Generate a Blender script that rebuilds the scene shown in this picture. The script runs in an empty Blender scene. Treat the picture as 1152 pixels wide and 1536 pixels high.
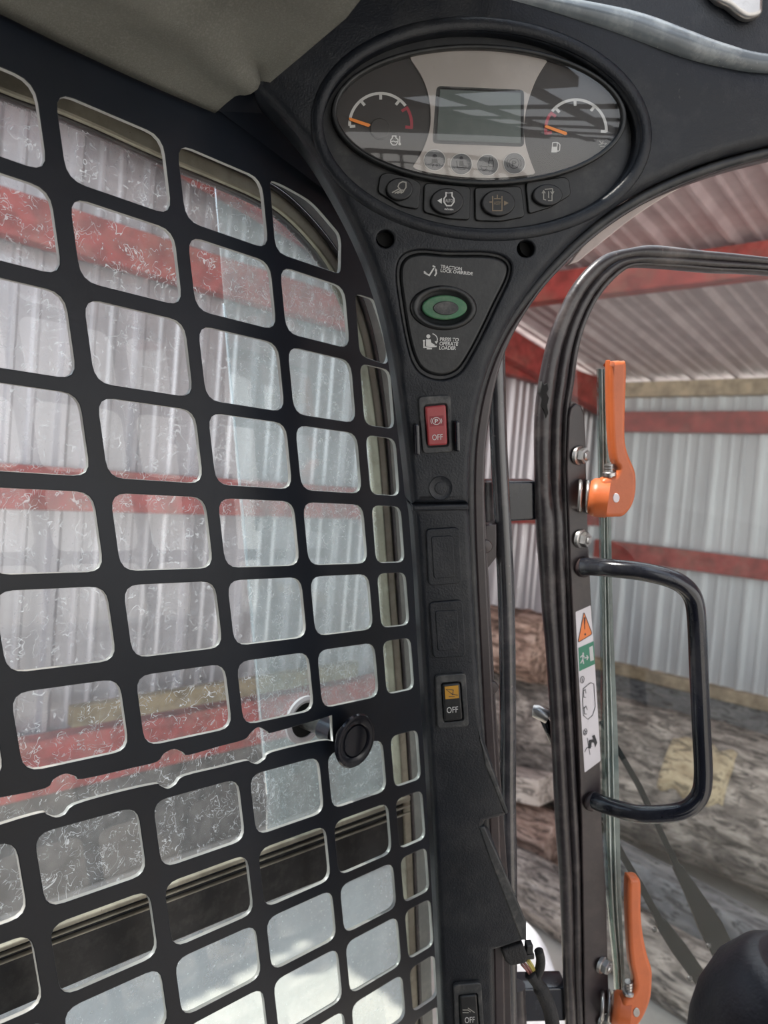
import bpy, bmesh, math, random
from mathutils import Vector, Matrix, noise
random.seed(7)
S = bpy.context.scene
COL = S.collection

# ------------------------------------------------------------------ camera
EYE = Vector((0.0, 0.0, 1.75))            # eye height inside the cab, ground is z = 0
FPX = 1150.0
cx = Vector((.723, .686, .080)).normalized()
cz = Vector((-.685, .727, -.039))
cz = (cz - cz.dot(cx) * cx).normalized()   # looking direction
cyd = cz.cross(cx).normalized()            # image down
if cyd.z > 0: cyd = -cyd
cam_d = bpy.data.cameras.new('camera')
cam = bpy.data.objects.new('camera', cam_d)
COL.objects.link(cam)
m = Matrix.Identity(4)
for i in range(3):
    m[i][0] = cx[i]; m[i][1] = -cyd[i]; m[i][2] = -cz[i]; m[i][3] = EYE[i]
cam.matrix_world = m
cam_d.sensor_fit = 'VERTICAL'; cam_d.sensor_height = 24.0
cam_d.lens = FPX / 1536.0 * 24.0
cam_d.clip_start = 0.02; cam_d.clip_end = 200
cam_d.dof.use_dof = True; cam_d.dof.focus_distance = 0.56; cam_d.dof.aperture_fstop = 6.5
S.camera = cam

# ------------------------------------------------------------------ world, sun, exposure
W = bpy.data.worlds.new('World'); S.world = W; W.use_nodes = True
wn = W.node_tree.nodes; wl = W.node_tree.links
bg = wn['Background']
tc = wn.new('ShaderNodeTexCoord'); sx = wn.new('ShaderNodeSeparateXYZ'); rp = wn.new('ShaderNodeValToRGB')
wl.new(tc.outputs['Generated'], sx.inputs[0]); wl.new(sx.outputs['Z'], rp.inputs[0]); wl.new(rp.outputs[0], bg.inputs[0])
rp.color_ramp.elements[0].position = 0.0; rp.color_ramp.elements[0].color = (.93, .90, .86, 1)
rp.color_ramp.elements[1].position = 0.8; rp.color_ramp.elements[1].color = (.62, .77, 1.0, 1)
bg.inputs[1].default_value = 2.6
sd = bpy.data.lights.new('sun', 'SUN'); sun = bpy.data.objects.new('sun', sd); COL.objects.link(sun)
sd.energy = 7.5; sd.angle = math.radians(.6); sd.color = (1, .95, .86)
sun.rotation_euler = Vector((-.235, -.45, .86)).to_track_quat('Z', 'Y').to_euler()
sun.location = (-3, -4, 9)
S.view_settings.view_transform = 'Standard'; S.view_settings.look = 'None'
S.view_settings.gamma = 1.0; S.view_settings.use_curve_mapping = False
S.view_settings.exposure = 0.18
S.cycles.max_bounces = 10; S.cycles.diffuse_bounces = 5; S.cycles.transparent_max_bounces = 16
S.cycles.glossy_bounces = 4
S.cycles.use_denoising = True
S.cycles.sample_clamp_indirect = 8

# ------------------------------------------------------------------ geometry helpers
def ray(px, py):
    return cx * ((px - 576) / FPX) + cyd * ((py - 768) / FPX) + cz
class Plane:
    def __init__(s, O, U, V):
        s.O = O; s.U = U.normalized(); s.V = (V - V.dot(s.U) * s.U).normalized(); s.N = s.U.cross(s.V)
    def P(s, px, py, h=0.0):
        d = ray(px, py); O = s.O + s.N * h
        return EYE + d * ((O - EYE).dot(s.N) / d.dot(s.N))
    def to2(s, p):
        q = p - s.O
        return (q.dot(s.U), q.dot(s.V))
    def up(s, u, v, h=0.0):
        return s.O + s.U * u + s.V * v + s.N * h
def camvec(a, b, c): return (cx * a + cyd * b + cz * c).normalized()

ORG = {}
def org(o): return ORG.get(o.name, Vector((0, 0, 0)))
def finish(name, me, mat, parent=None, smooth=False, base=None):
    """link a world-coordinate mesh as one object; its origin sits at its thing's base"""
    L = org(parent) if parent is not None else (Vector(base) if base is not None else centre_base(me))
    me.transform(Matrix.Translation(-L))
    me.materials.clear(); me.materials.append(mat)
    if smooth is not False:
        for p in me.polygons: p.use_smooth = True
        if smooth is not True and hasattr(me, 'set_sharp_from_angle'):
            me.set_sharp_from_angle(angle=math.radians(smooth))
    o = bpy.data.objects.new(name, me); COL.objects.link(o)
    if parent is not None: o.parent = parent
    else: o.location = L
    ORG[o.name] = L
    return o
def centre_base(me):
    xs = [v.co for v in me.vertices]
    return Vector((sum(c.x for c in xs) / len(xs), sum(c.y for c in xs) / len(xs), min(c.z for c in xs)))
def thing(name, label, cat, loc, group=None):
    o = bpy.data.objects.new(name, None); COL.objects.link(o); o.location = loc; o.empty_display_size = .02
    ORG[o.name] = Vector(loc)
    o['label'] = label; o['category'] = cat
    if group: o['group'] = group
    return o
def tag(o, label, cat, group=None):
    o['label'] = label; o['category'] = cat
    if group: o['group'] = group
    return o
def struct(o): o['kind'] = 'structure'; return o
def structure(name, loc):
    o = bpy.data.objects.new(name, None); COL.objects.link(o); o.location = loc; ORG[o.name] = Vector(loc); o['kind'] = 'structure'
    return o

def catmull(pts, closed=False, n=6):
    out = []; N = len(pts)
    rng = range(N) if closed else range(N - 1)
    for i in rng:
        if closed: p0, p1, p2, p3 = pts[(i-1) % N], pts[i], pts[(i+1) % N], pts[(i+2) % N]
        else: p0, p1, p2, p3 = pts[max(i-1, 0)], pts[i], pts[i+1], pts[min(i+2, N-1)]
        for k in range(n):
            t = k / n
            out.append(tuple(.5 * (2*b + (c-a)*t + (2*a-5*b+4*c-d)*t*t + (3*b-a-3*c+d)*t**3) for a, b, c, d in zip(p0, p1, p2, p3)))
    if not closed: out.append(tuple(pts[-1]))
    return out
def fillet(pts, r, n=5):
    out = []; N = len(pts)
    for i in range(N):
        a, b, c = Vector(pts[i-1]), Vector(pts[i]), Vector(pts[(i+1) % N])
        rr = r[i] if isinstance(r, (list, tuple)) else r
        e1 = (a-b); e2 = (c-b); l = min(rr, e1.length*.48, e2.length*.48)
        if l < 1e-6: out.append(tuple(b)); continue
        p = b + e1.normalized()*l; q = b + e2.normalized()*l
        for k in range(n+1):
            t = k/n
            out.append(tuple(p*(1-t)**2 + b*2*t*(1-t) + q*t*t))
    return out
def ellipse(c, a, b, rot=0, n=64, t0=0, t1=360):
    r = math.radians(rot); out = []
    full = (t1 - t0) == 360
    for k in range(n if full else n+1):
        t = math.radians(t0 + (t1-t0)*k/n)
        x, y = a*math.cos(t), b*math.sin(t)
        out.append((c[0] + x*math.cos(r) - y*math.sin(r), c[1] + x*math.sin(r) + y*math.cos(r)))
    return out
def mesh_from_curve(cu):
    o = bpy.data.objects.new('tmp', cu); COL.objects.link(o)
    dg = bpy.context.evaluated_depsgraph_get(); dg.update()
    me = bpy.data.meshes.new_from_object(o.evaluated_get(dg))
    bpy.data.objects.remove(o); bpy.data.curves.remove(cu)
    return me
def slab2(pl, loops2, z0, z1, bev=0.0, res=2):
    """filled outline with holes, thickness z0..z1 along the plane normal, rounded edges"""
    cu = bpy.data.curves.new('c', 'CURVE'); cu.dimensions = '2D'; cu.fill_mode = 'BOTH'
    for L in loops2:
        sp = cu.splines.new('POLY'); sp.points.add(len(L)-1)
        for p, q in zip(sp.points, L): p.co = (q[0], q[1], 0, 1)
        sp.use_cyclic_u = True
    h = abs(z1-z0)/2; bev = min(bev, h*.95)
    cu.extrude = h - bev; cu.bevel_depth = bev; cu.bevel_resolution = res; cu.offset = -bev
    me = mesh_from_curve(cu)
    M = Matrix.Identity(4); O = pl.O + pl.N*((z0+z1)/2)
    for i in range(3): M[i][0] = pl.U[i]; M[i][1] = pl.V[i]; M[i][2] = pl.N[i]; M[i][3] = O[i]
    me.transform(M)
    return me
def px2(pl, pts, h): return [pl.to2(pl.P(x, y, h)) for x, y in pts]
def slab(pl, loops_px, z0, z1, bev=0.0, res=2):
    return slab2(pl, [px2(pl, L, z1) for L in loops_px], z0, z1, bev, res)
def slabv(pl, loops_px, z0, z1, bevs, n=5):
    """like slab, but every outline has its own edge radius (a number or a function of the pixel)"""
    V = []; F = []; tops = []
    for li, (L, bv) in enumerate(zip(loops_px, bevs)):
        P2 = [Vector(p) for p in px2(pl, L, z1)]; N_ = len(P2)
        area = sum(P2[i-1].x*P2[i].y - P2[i].x*P2[i-1].y for i in range(N_))
        sgn = (1 if area > 0 else -1)*(1 if li == 0 else -1)
        nr = []
        for i in range(N_):
            a = (P2[i]-P2[i-1]); b = (P2[(i+1) % N_]-P2[i])
            if a.length < 1e-7: a = b
            if b.length < 1e-7: b = a
            a = a.normalized(); b = b.normalized(); t = a+b
            t = t.normalized() if t.length > 1e-3 else a
            q = Vector((-t.y, t.x)); c = max(.75, q.dot(Vector((-a.y, a.x)))); nr.append(q*(sgn/c))
        bb = [bv(*p) if callable(bv) else bv for p in L]
        base = len(V)
        for k in range(-1, n+1):
            th = max(k, 0)/n*math.pi/2; row = []
            for i in range(N_):
                p = P2[i]+nr[i]*bb[i]*(1-math.cos(th))
                z = z0 if k < 0 else z1-bb[i]+bb[i]*math.sin(th)
                V.append(pl.up(p.x, p.y, z)); row.append((p.x, p.y))
        for k in range(n+1):
            for i in range(N_):
                j = (i+1) % N_; f = (base+k*N_+i, base+k*N_+j, base+(k+1)*N_+j, base+(k+1)*N_+i)
                F.append(f if sgn*(1 if li == 0 else 1) > 0 else f[::-1])
        tops.append(row)
    cu = bpy.data.curves.new('c', 'CURVE'); cu.dimensions = '2D'; cu.fill_mode = 'FRONT'
    for L in tops:
        sp = cu.splines.new('POLY'); sp.points.add(len(L)-1)
        for p, q in zip(sp.points, L): p.co = (q[0], q[1], 0, 1)
        sp.use_cyclic_u = True
    me = mesh_from_curve(cu)
    base = len(V)
    for v in me.vertices: V.append(pl.up(v.co.x, v.co.y, z1))
    for p in me.polygons: F.append(tuple(base+i for i in p.vertices))
    out = new_mesh(V, F); bm = bmesh.new(); bm.from_mesh(out)
    bmesh.ops.remove_doubles(bm, verts=bm.verts[:], dist=2e-6); bmesh.ops.recalc_face_normals(bm, faces=bm.faces)
    bm.to_mesh(out); bm.free(); return out
def new_mesh(verts, faces):
    me = bpy.data.meshes.new('m'); me.from_pydata([tuple(v) for v in verts], [], faces); me.update(); return me
def join(ms):
    v = []; f = []
    for me in ms:
        n = len(v); v += [tuple(a.co) for a in me.vertices]; f += [tuple(i+n for i in p.vertices) for p in me.polygons]
    return new_mesh(v, f)
def tube(path, r, sides=12, closed=False, caps=True, squash=None, up=None):
    P = [Vector(p) for p in path]; n = len(P); V = []; F = []
    ref = up
    prev = None
    for i in range(n):
        a = P[(i-1) % n] if (closed or i > 0) else P[i]; b = P[(i+1) % n] if (closed or i < n-1) else P[i]
        t = (b-a).normalized()
        if ref is not None: s = ref
        elif prev is not None: s = prev
        else: s = Vector((0, 0, 1)) if abs(t.z) < .9 else Vector((1, 0, 0))
        x = (s - s.dot(t)*t).normalized(); y = t.cross(x); prev = x
        rr = r[i] if isinstance(r, (list, tuple)) else r
        for k in range(sides):
            th = 2*math.pi*k/sides
            V.append(P[i] + x*(math.cos(th)*rr*(squash or 1)) + y*(math.sin(th)*rr))
    m_ = n if closed else n-1
    for i in range(m_):
        for k in range(sides):
            a = i*sides+k; b = i*sides+(k+1) % sides; c = ((i+1) % n)*sides+(k+1) % sides; d = ((i+1) % n)*sides+k
            F.append((a, b, c, d))
    if caps and not closed:
        F.append(tuple(reversed(range(sides)))); F.append(tuple((n-1)*sides+k for k in range(sides)))
    return new_mesh(V, F)
def lathe(O, axis, prof, n=40, ref=None):
    """prof: (radius, height along axis)"""
    ax = Vector(axis).normalized(); s = ref or (Vector((0, 0, 1)) if abs(ax.z) < .9 else Vector((1, 0, 0)))
    x = (s - s.dot(ax)*ax).normalized(); y = ax.cross(x); V = []; F = []
    for r, h in prof:
        for k in range(n):
            t = 2*math.pi*k/n; V.append(O + ax*h + x*(r*math.cos(t)) + y*(r*math.sin(t)))
    for i in range(len(prof)-1):
        for k in range(n): F.append((i*n+k, i*n+(k+1) % n, (i+1)*n+(k+1) % n, (i+1)*n+k))
    F.append(tuple(reversed(range(n)))); F.append(tuple((len(prof)-1)*n+k for k in range(n)))
    return new_mesh(V, F)
def boxm(c, X, Y, Z, bev=0.0, seg=2):
    """box centred at c with half-extent vectors X, Y, Z"""
    bm = bmesh.new(); vs = []
    for k in (-1, 1):
        for j in (-1, 1):
            for i in (-1, 1): vs.append(bm.verts.new(Vector(c) + X*i + Y*j + Z*k))
    for f in ((0, 2, 3, 1), (4, 5, 7, 6), (0, 1, 5, 4), (2, 6, 7, 3), (0, 4, 6, 2), (1, 3, 7, 5)): bm.faces.new([vs[i] for i in f])
    bm.normal_update(); bmesh.ops.recalc_face_normals(bm, faces=bm.faces)
    if bev > 0: bmesh.ops.bevel(bm, geom=bm.edges[:], offset=bev, segments=seg, affect='EDGES', profile=.5)
    me = bpy.data.meshes.new('m'); bm.to_mesh(me); bm.free(); return me
def wbox(x0, x1, y0, y1, z0, z1, bev=0.0):
    return boxm(((x0+x1)/2, (y0+y1)/2, (z0+z1)/2), Vector(((x1-x0)/2, 0, 0)), Vector((0, (y1-y0)/2, 0)), Vector((0, 0, (z1-z0)/2)), bev)
def strokes(pl, lines, w, h, thick=.0002):
    """printed line work: each polyline (pixels) becomes a thin flat ribbon of width w px, mitred joints"""
    V = []; F = []
    for L in lines:
        closed = len(L) > 2 and L[0] == L[-1]
        L = [Vector(p) for p in L]
        if closed: L = L[:-1]
        n = len(L)
        for i in range(n):
            a = L[i-1] if (closed or i > 0) else L[i]; b = L[(i+1) % n] if (closed or i < n-1) else L[i]
            d1 = (L[i]-a); d2 = (b-L[i])
            if d1.length < 1e-6: d1 = d2
            if d2.length < 1e-6: d2 = d1
            t = (d1.normalized()+d2.normalized())
            t = t.normalized() if t.length > 1e-4 else d1.normalized()
            nn = Vector((-t.y, t.x)); c = max(.5, nn.dot(Vector((-d1.y, d1.x)).normalized()))
            nn = nn*(w/2/c)
            V.append(pl.P(L[i].x+nn.x, L[i].y+nn.y, h)); V.append(pl.P(L[i].x-nn.x, L[i].y-nn.y, h))
        base = len(V) - 2*n
        for i in range(n if closed else n-1):
            j = (i+1) % n
            F.append((base+2*i, base+2*i+1, base+2*j+1, base+2*j))
    return new_mesh(V, F)
def flat(pl, polys, h):
    V = []; F = []
    for L in polys:
        b = len(V); V += [pl.P(x, y, h) for x, y in L]; F.append(tuple(range(b, len(V))))
    return new_mesh(V, F)
def text(pl, s, quad, h, bold=.0, space=1.0):
    """lettering mapped on a pixel quad (top-left, top-right, bottom-right, bottom-left)"""
    cu = bpy.data.curves.new('t', 'FONT'); cu.body = s; cu.size = 1; cu.offset = bold; cu.resolution_u = 3
    cu.space_character = space; cu.space_line = .82
    me = mesh_from_curve(cu)
    xs = [v.co.x for v in me.vertices]; ys = [v.co.y for v in me.vertices]
    x0, x1, y0, y1 = min(xs), max(xs), min(ys), max(ys)
    tl, tr, br, bl = quad
    for v in me.vertices:
        u = (v.co.x-x0)/(x1-x0); w = (y1-v.co.y)/(y1-y0)
        X = (tl[0]*(1-u)+tr[0]*u)*(1-w) + (bl[0]*(1-u)+br[0]*u)*w
        Y = (tl[1]*(1-u)+tr[1]*u)*(1-w) + (bl[1]*(1-u)+br[1]*u)*w
        v.co = pl.P(X, Y, h)
    return me

# ------------------------------------------------------------------ materials
def srgb(r, g, b):
    f = lambda c: (c/255/12.92) if c/255 <= .04045 else ((c/255+.055)/1.055)**2.4
    return (f(r), f(g), f(b), 1)
def nmat(name):
    m = bpy.data.materials.new(name); m.use_nodes = True
    return m, m.node_tree.nodes, m.node_tree.links, m.node_tree.nodes['Principled BSDF']
def noise_node(N, L, scale, detail=4, rough=.55, dist=0, vec=None, coord='Object'):
    t = N.new('ShaderNodeTexNoise'); t.inputs['Scale'].default_value = scale; t.inputs['Detail'].default_value = detail
    t.inputs['Roughness'].default_value = rough; t.inputs['Distortion'].default_value = dist
    if vec is None:
        c = N.new('ShaderNodeTexCoord'); vec = c.outputs[coord]
    L.new(vec, t.inputs['Vector']); return t
def ramp(N, L, src, stops):
    r = N.new('ShaderNodeValToRGB'); e = r.color_ramp.elements
    while len(e) < len(stops): e.new(.5)
    for q, (p, c) in zip(e, stops):
        q.position = p; q.color = c if isinstance(c, tuple) else (c, c, c, 1)
    L.new(src, r.inputs[0]); return r
def mix(N, L, fac, a, b):
    x = N.new('ShaderNodeMix'); x.data_type = 'RGBA'
    if isinstance(fac, (int, float)): x.inputs[0].default_value = fac
    else: L.new(fac, x.inputs[0])
    for s, k in ((a, 6), (b, 7)):
        if isinstance(s, tuple): x.inputs[k].default_value = s
        else: L.new(s, x.inputs[k])
    return x.outputs[2]
def surf(name, col, rough=.5, metal=0, dust=None, dust_col=(.22, .21, .19, 1), dscale=30, bump=0, bscale=400, var=.15, spec=.5):
    m, N, L, B = nmat(name)
    base = col
    n1 = noise_node(N, L, 14, 5)
    dark = tuple(c*(1-var) for c in col[:3]) + (1,); lite = tuple(min(1, c*(1+var)) for c in col[:3]) + (1,)
    base = mix(N, L, ramp(N, L, n1.outputs[0], [(.35, 0.0), (.65, 1.0)]).outputs[0], dark, lite)
    if dust:
        n2 = noise_node(N, L, dscale, 8, .7)
        f = ramp(N, L, n2.outputs[0], [(.48, 0.0), (.78, dust)])
        n3 = noise_node(N, L, dscale*14, 3, .6)
        f3 = ramp(N, L, n3.outputs[0], [(.68, 0.0), (.74, dust)])
        ad = N.new('ShaderNodeMath'); ad.operation = 'MAXIMUM'; L.new(f.outputs[0], ad.inputs[0]); L.new(f3.outputs[0], ad.inputs[1])
        base = mix(N, L, ad.outputs[0], base, dust_col)
    L.new(base, B.inputs['Base Color'])
    B.inputs['Roughness'].default_value = rough; B.inputs['Metallic'].default_value = metal
    B.inputs['Specular IOR Level'].default_value = spec
    if bump:
        nb = noise_node(N, L, bscale, 3); b = N.new('ShaderNodeBump'); b.inputs['Strength'].default_value = bump; b.inputs['Distance'].default_value = .001
        L.new(nb.outputs[0], b.inputs['Height']); L.new(b.outputs[0], B.inputs['Normal'])
    return m
M_con = surf('console_plastic', (.007, .009, .013, 1), .42, dust=.20, spec=.32, dust_col=(.13, .13, .125, 1), bump=.35, bscale=700, dscale=22)
M_ledge_shine = surf('dusty_grey_highlight', (.13, .15, .165, 1), .24, dust=.7, dust_col=(.36, .38, .37, 1), dscale=28, var=.3)  # dusty grey, kept pale to paint a highlight on the roll
M_con2 = surf('switch_panel_plastic', (.008, .009, .010, 1), .36, dust=.16, spec=.4, dust_col=(.13, .13, .125, 1), dscale=40, bump=.15)
M_dark = surf('dark_recess_plastic', (.007, .008, .010, 1), .5, dust=.18, dscale=60)
M_guard = surf('guard_black_paint', (.005, .008, .014, 1), .36, dust=.08, dust_col=(.06, .055, .05, 1), dscale=9, bump=.15, bscale=90, spec=.28)
M_bezelg = surf('bezel_grey_plastic', (.022, .024, .026, 1), .5, dust=.5, dscale=70, bump=.3)
M_rub = surf('rubber_seal', (.026, .022, .024, 1), .30, dust=.5, dust_col=(.20, .17, .16, 1), dscale=25, var=.3, bump=.3, bscale=200)
M_doorp = surf('door_brown_black_paint', (.030, .022, .024, 1), .33, dust=.3, dust_col=(.14, .10, .09, 1), dscale=25)
M_gloss = surf('gloss_black_tube', (.010, .011, .016, 1), .14, dust=.12, dscale=18)
M_silver = surf('silver_faceplate', (.36, .33, .31, 1), .45, .3, dust=.3, dscale=15, dust_col=(.25, .23, .21, 1), bump=.1)
M_steel = surf('zinc_steel', (.42, .41, .40, 1), .32, .9, dust=.5, dust_col=(.10, .08, .07, 1), dscale=120)
M_alu = surf('dirty_window_aluminium', (.30, .28, .22, 1), .45, .2, dust=.95, dust_col=(.16, .14, .10, 1), dscale=35, var=.35, bump=.3, bscale=120)
M_lip = surf('grey_frame_lip', (.14, .15, .14, 1), .35, .2, dust=.6, dust_col=(.28, .28, .25, 1), dscale=40)
M_head = surf('headliner_felt', (.17, .17, .15, 1), .95, dust=.6, dust_col=(.32, .32, .29, 1), dscale=700, bump=1.0, bscale=1300, var=.12, spec=.1)
M_orange = surf('orange_coated_handle', (.50, .115, .032, 1), .42, dust=.25, dust_col=(.20, .05, .02, 1), dscale=50, var=.1, bump=.15, bscale=300)
M_red = surf('red_switch', (.30, .035, .040, 1), .40, var=.1, dust=.15, dust_col=(.3, .12, .1, 1), dscale=90)
M_redd = surf('red_symbol_field', (.20, .004, .012, 1), .4, var=.05)
M_green = surf('green_ring', (.030, .13, .060, 1), .45, dust=.5, dust_col=(.20, .24, .15, 1), dscale=90)
M_amber = surf('amber_symbol_field', (.42, .21, .015, 1), .4, var=.15)
M_print = surf('white_print', (.55, .55, .54, 1), .6, var=.1)
M_printd = surf('dim_print', (.30, .29, .26, 1), .6, var=.15)
M_printb = surf('black_print', (.03, .03, .035, 1), .6, var=.1)
M_printg = surf('brown_print', (.22, .17, .11, 1), .6, var=.15)
M_face = surf('gauge_face', (.030, .027, .027, 1), .6, var=.2)
M_gred = surf('gauge_red', (.33, .03, .05, 1), .5, var=.1)
M_needle = surf('needle_orange', (.85, .26, .04, 1), .4, var=.05)
M_lcd = surf('lcd_glass', (.075, .095, .088, 1), .22, var=.12, dust=.15, dscale=60)
M_ind = surf('indicator_lens', (.12, .122, .13, 1), .4, var=.1)
M_stk = surf('sticker_white', (.68, .64, .66, 1), .4, var=.06)
M_stkg = surf('sticker_green', (.03, .20, .12, 1), .4, var=.05)
M_stko = surf('sticker_orange', (.80, .20, .04, 1), .4, var=.05)
M_wireb = surf('wire_brown', (.30, .12, .10, 1), .5); M_wirey = surf('wire_yellow', (.55, .45, .12, 1), .5)
M_loom = surf('loom_tape', (.010, .010, .011, 1), .7, bump=.8, bscale=500)
M_hole = surf('hole_black', (.002, .002, .002, 1), .8)
M_beam = surf('red_oxide_steel', (.31, .050, .044, 1), .6, dust=.8, dust_col=(.33, .17, .13, 1), dscale=5, var=.3)
M_plank = surf('mustard_plank', (.20, .15, .085, 1), .8, var=.3)
M_reveal = surf('pale_pink_reveal', (.46, .39, .37, 1), .6, dust=.4, dust_col=(.30, .24, .22, 1), dscale=30)
M_kerb = surf('stained_kerb', (.11, .10, .09, 1), .85, var=.35, bump=.4, bscale=40)
M_edge = surf('worn_cut_edge', (.36, .36, .34, 1), .38, .3, var=.25)
M_tan = surf('tan_timber', (.42, .33, .22, 1), .8, var=.3, bump=.4, bscale=60)
M_ply = surf('white_lid', (.75, .74, .78, 1), .35, dust=.3, dust_col=(.12, .12, .12, 1), dscale=12)
M_tube = surf('worn_black_tube', (.030, .030, .034, 1), .22, dust=.4, dust_col=(.22, .19, .19, 1), dscale=14, spec=.8)
M_wip = surf('wiper_black', (.008, .009, .010, 1), .7, spec=.2)
M_grip = surf('grip_rubber', (.020, .020, .026, 1), .42, dust=.15, bump=.4, bscale=500)

def glass_mat(name, tint, haze, haze_col, lines=0.0, rough=.02, spots=.0, lscale=60, fres=1.45):
    m, N, L, B = nmat(name); N.remove(B); out = N['Material Output']
    tr = N.new('ShaderNodeBsdfTransparent'); tr.inputs[0].default_value = tint
    gl = N.new('ShaderNodeBsdfGlossy'); gl.inputs['Roughness'].default_value = rough; gl.inputs[0].default_value = (1, 1, 1, 1)
    fr = N.new('ShaderNodeFresnel'); fr.inputs[0].default_value = fres
    tl = N.new('ShaderNodeBsdfTranslucent'); df = N.new('ShaderNodeBsdfDiffuse')
    tl.inputs[0].default_value = haze_col; df.inputs[0].default_value = haze_col
    ms = N.new('ShaderNodeMixShader'); ms.inputs[0].default_value = .5; L.new(tl.outputs[0], ms.inputs[1]); L.new(df.outputs[0], ms.inputs[2])
    c = N.new('ShaderNodeTexCoord')
    nz = noise_node(N, L, 6, 6, .65, vec=c.outputs['Object'])
    fac = ramp(N, L, nz.outputs[0], [(.30, haze*.55), (.70, haze*1.35)]).outputs[0]
    def mx(a, b):
        q = N.new('ShaderNodeMath'); q.operation = 'MAXIMUM'; L.new(a, q.inputs[0]); L.new(b, q.inputs[1]); return q.outputs[0]
    def mul(a, b):
        q = N.new('ShaderNodeMath'); q.operation = 'MULTIPLY'; L.new(a, q.inputs[0])
        if isinstance(b, float): q.inputs[1].default_value = b
        else: L.new(b, q.inputs[1])
        return q.outputs[0]
    if lines > 0:                                   # curled mineral tracks: broken contour lines of a noise field
        for sc, w, k, off in ((lscale, .008, .75, .0), (lscale*2.0, .015, .50, 3.1), (lscale*1.3, .010, .65, 7.7), (lscale*.45, .0024, .5, 5.2)):
            mp = N.new('ShaderNodeMapping'); mp.inputs['Location'].default_value = (off, off, off); L.new(c.outputs['Object'], mp.inputs[0])
            n1 = noise_node(N, L, sc, 2, .5, 1.2, vec=mp.outputs[0])
            ln = ramp(N, L, n1.outputs[0], [(.5-w*2, 0.0), (.5, lines*k), (.5+w*2, 0.0)]).outputs[0]
            n2 = noise_node(N, L, sc*.9, 2, .5, vec=mp.outputs[0])
            mk = ramp(N, L, n2.outputs[0], [(.50, 0.0), (.56, 1.0)]).outputs[0]
            fac = mx(fac, mul(ln, mk))
    if spots > 0:
        n3 = noise_node(N, L, 330, 2, .5, vec=c.outputs['Object'])
        fac = mx(fac, ramp(N, L, n3.outputs[0], [(.66, 0.0), (.74, spots)]).outputs[0])
    ge = N.new('ShaderNodeNewGeometry'); iv = N.new('ShaderNodeMath'); iv.operation = 'SUBTRACT'; iv.inputs[0].default_value = 1.0; L.new(ge.outputs['Backfacing'], iv.inputs[1])
    fac = mul(fac, iv.outputs[0])
    a = N.new('ShaderNodeMixShader'); L.new(fac, a.inputs[0]); L.new(tr.outputs[0], a.inputs[1]); L.new(ms.outputs[0], a.inputs[2])
    geo = N.new('ShaderNodeNewGeometry'); inv = N.new('ShaderNodeMath'); inv.operation = 'SUBTRACT'; inv.inputs[0].default_value = 1.0
    L.new(geo.outputs['Backfacing'], inv.inputs[1])
    fo = mul(fr.outputs[0], inv.outputs[0])
    b = N.new('ShaderNodeMixShader'); L.new(fo, b.inputs[0]); L.new(a.outputs[0], b.inputs[1]); L.new(gl.outputs[0], b.inputs[2])
    L.new(b.outputs[0], out.inputs[0])
    return m
M_wglass = glass_mat('dirty_window_glass', (.94, .97, .98, 1), .12, (.78, .83, .86, 1), 1.0, spots=.35)
M_wglass3 = glass_mat('milky_window_glass', (.93, .97, .97, 1), .26, (.76, .84, .85, 1), .8, spots=.6, lscale=110)
M_wglass2 = glass_mat('frosted_lower_glass', (.88, .94, .96, 1), .38, (.60, .69, .73, 1), 1.0, spots=.8, lscale=130)
M_dglass = glass_mat('door_glass', (.95, .975, .965, 1), .006, (.55, .58, .56, 1), .0, spots=.02, fres=1.30)
M_gedge = surf('glass_edge', (.12, .15, .14, 1), .15, .0, dust=.5, dust_col=(.30, .33, .31, 1), dscale=30, var=.4)
M_gedge2 = glass_mat('glass_edge_clear', (.62, .72, .70, 1), .10, (.5, .55, .53, 1), .0, fres=1.5)
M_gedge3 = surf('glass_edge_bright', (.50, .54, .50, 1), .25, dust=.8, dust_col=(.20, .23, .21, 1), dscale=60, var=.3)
M_lens = glass_mat('cluster_lens', (.96, .96, .95, 1), .030, (.5, .47, .43, 1), .0, rough=.03, spots=.10, fres=1.5)

def sheet_mat(name, col, dirt, metal=.6, rough=.34):
    m, N, L, B = nmat(name)
    c = N.new('ShaderNodeTexCoord'); mp = N.new('ShaderNodeMapping'); mp.inputs['Scale'].default_value = (3, 3, .35); L.new(c.outputs['Object'], mp.inputs[0])
    n = noise_node(N, L, 2.2, 6, .6, vec=mp.outputs[0])
    L.new(mix(N, L, ramp(N, L, n.outputs[0], [(.38, 0.0), (.72, 1.0)]).outputs[0], col, dirt), B.inputs['Base Color'])
    B.inputs['Metallic'].default_value = metal; B.inputs['Roughness'].default_value = rough
    return m
M_wallL = sheet_mat('galvanised_wall_sheet', (.53, .50, .52, 1), (.37, .35, .36, 1))
M_wallF = sheet_mat('weathered_wall_sheet', (.66, .69, .72, 1), (.50, .52, .55, 1), .25, .5)
M_roof = sheet_mat('roof_sheet', (.60, .50, .51, 1), (.44, .35, .36, 1), .25, .5)
M_addsky, N, L, B = nmat('added_translucent_sheet')  # for the unseen roof sheets added as an overhead light source
N.remove(B); tl = N.new('ShaderNodeBsdfTranslucent'); df = N.new('ShaderNodeBsdfDiffuse'); ms = N.new('ShaderNodeMixShader')
tl.inputs[0].default_value = (.80, .84, .86, 1); df.inputs[0].default_value = (.8, .8, .8, 1); ms.inputs[0].default_value = .3
L.new(tl.outputs[0], ms.inputs[1]); L.new(df.outputs[0], ms.inputs[2]); L.new(ms.outputs[0], N['Material Output'].inputs[0])
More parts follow.
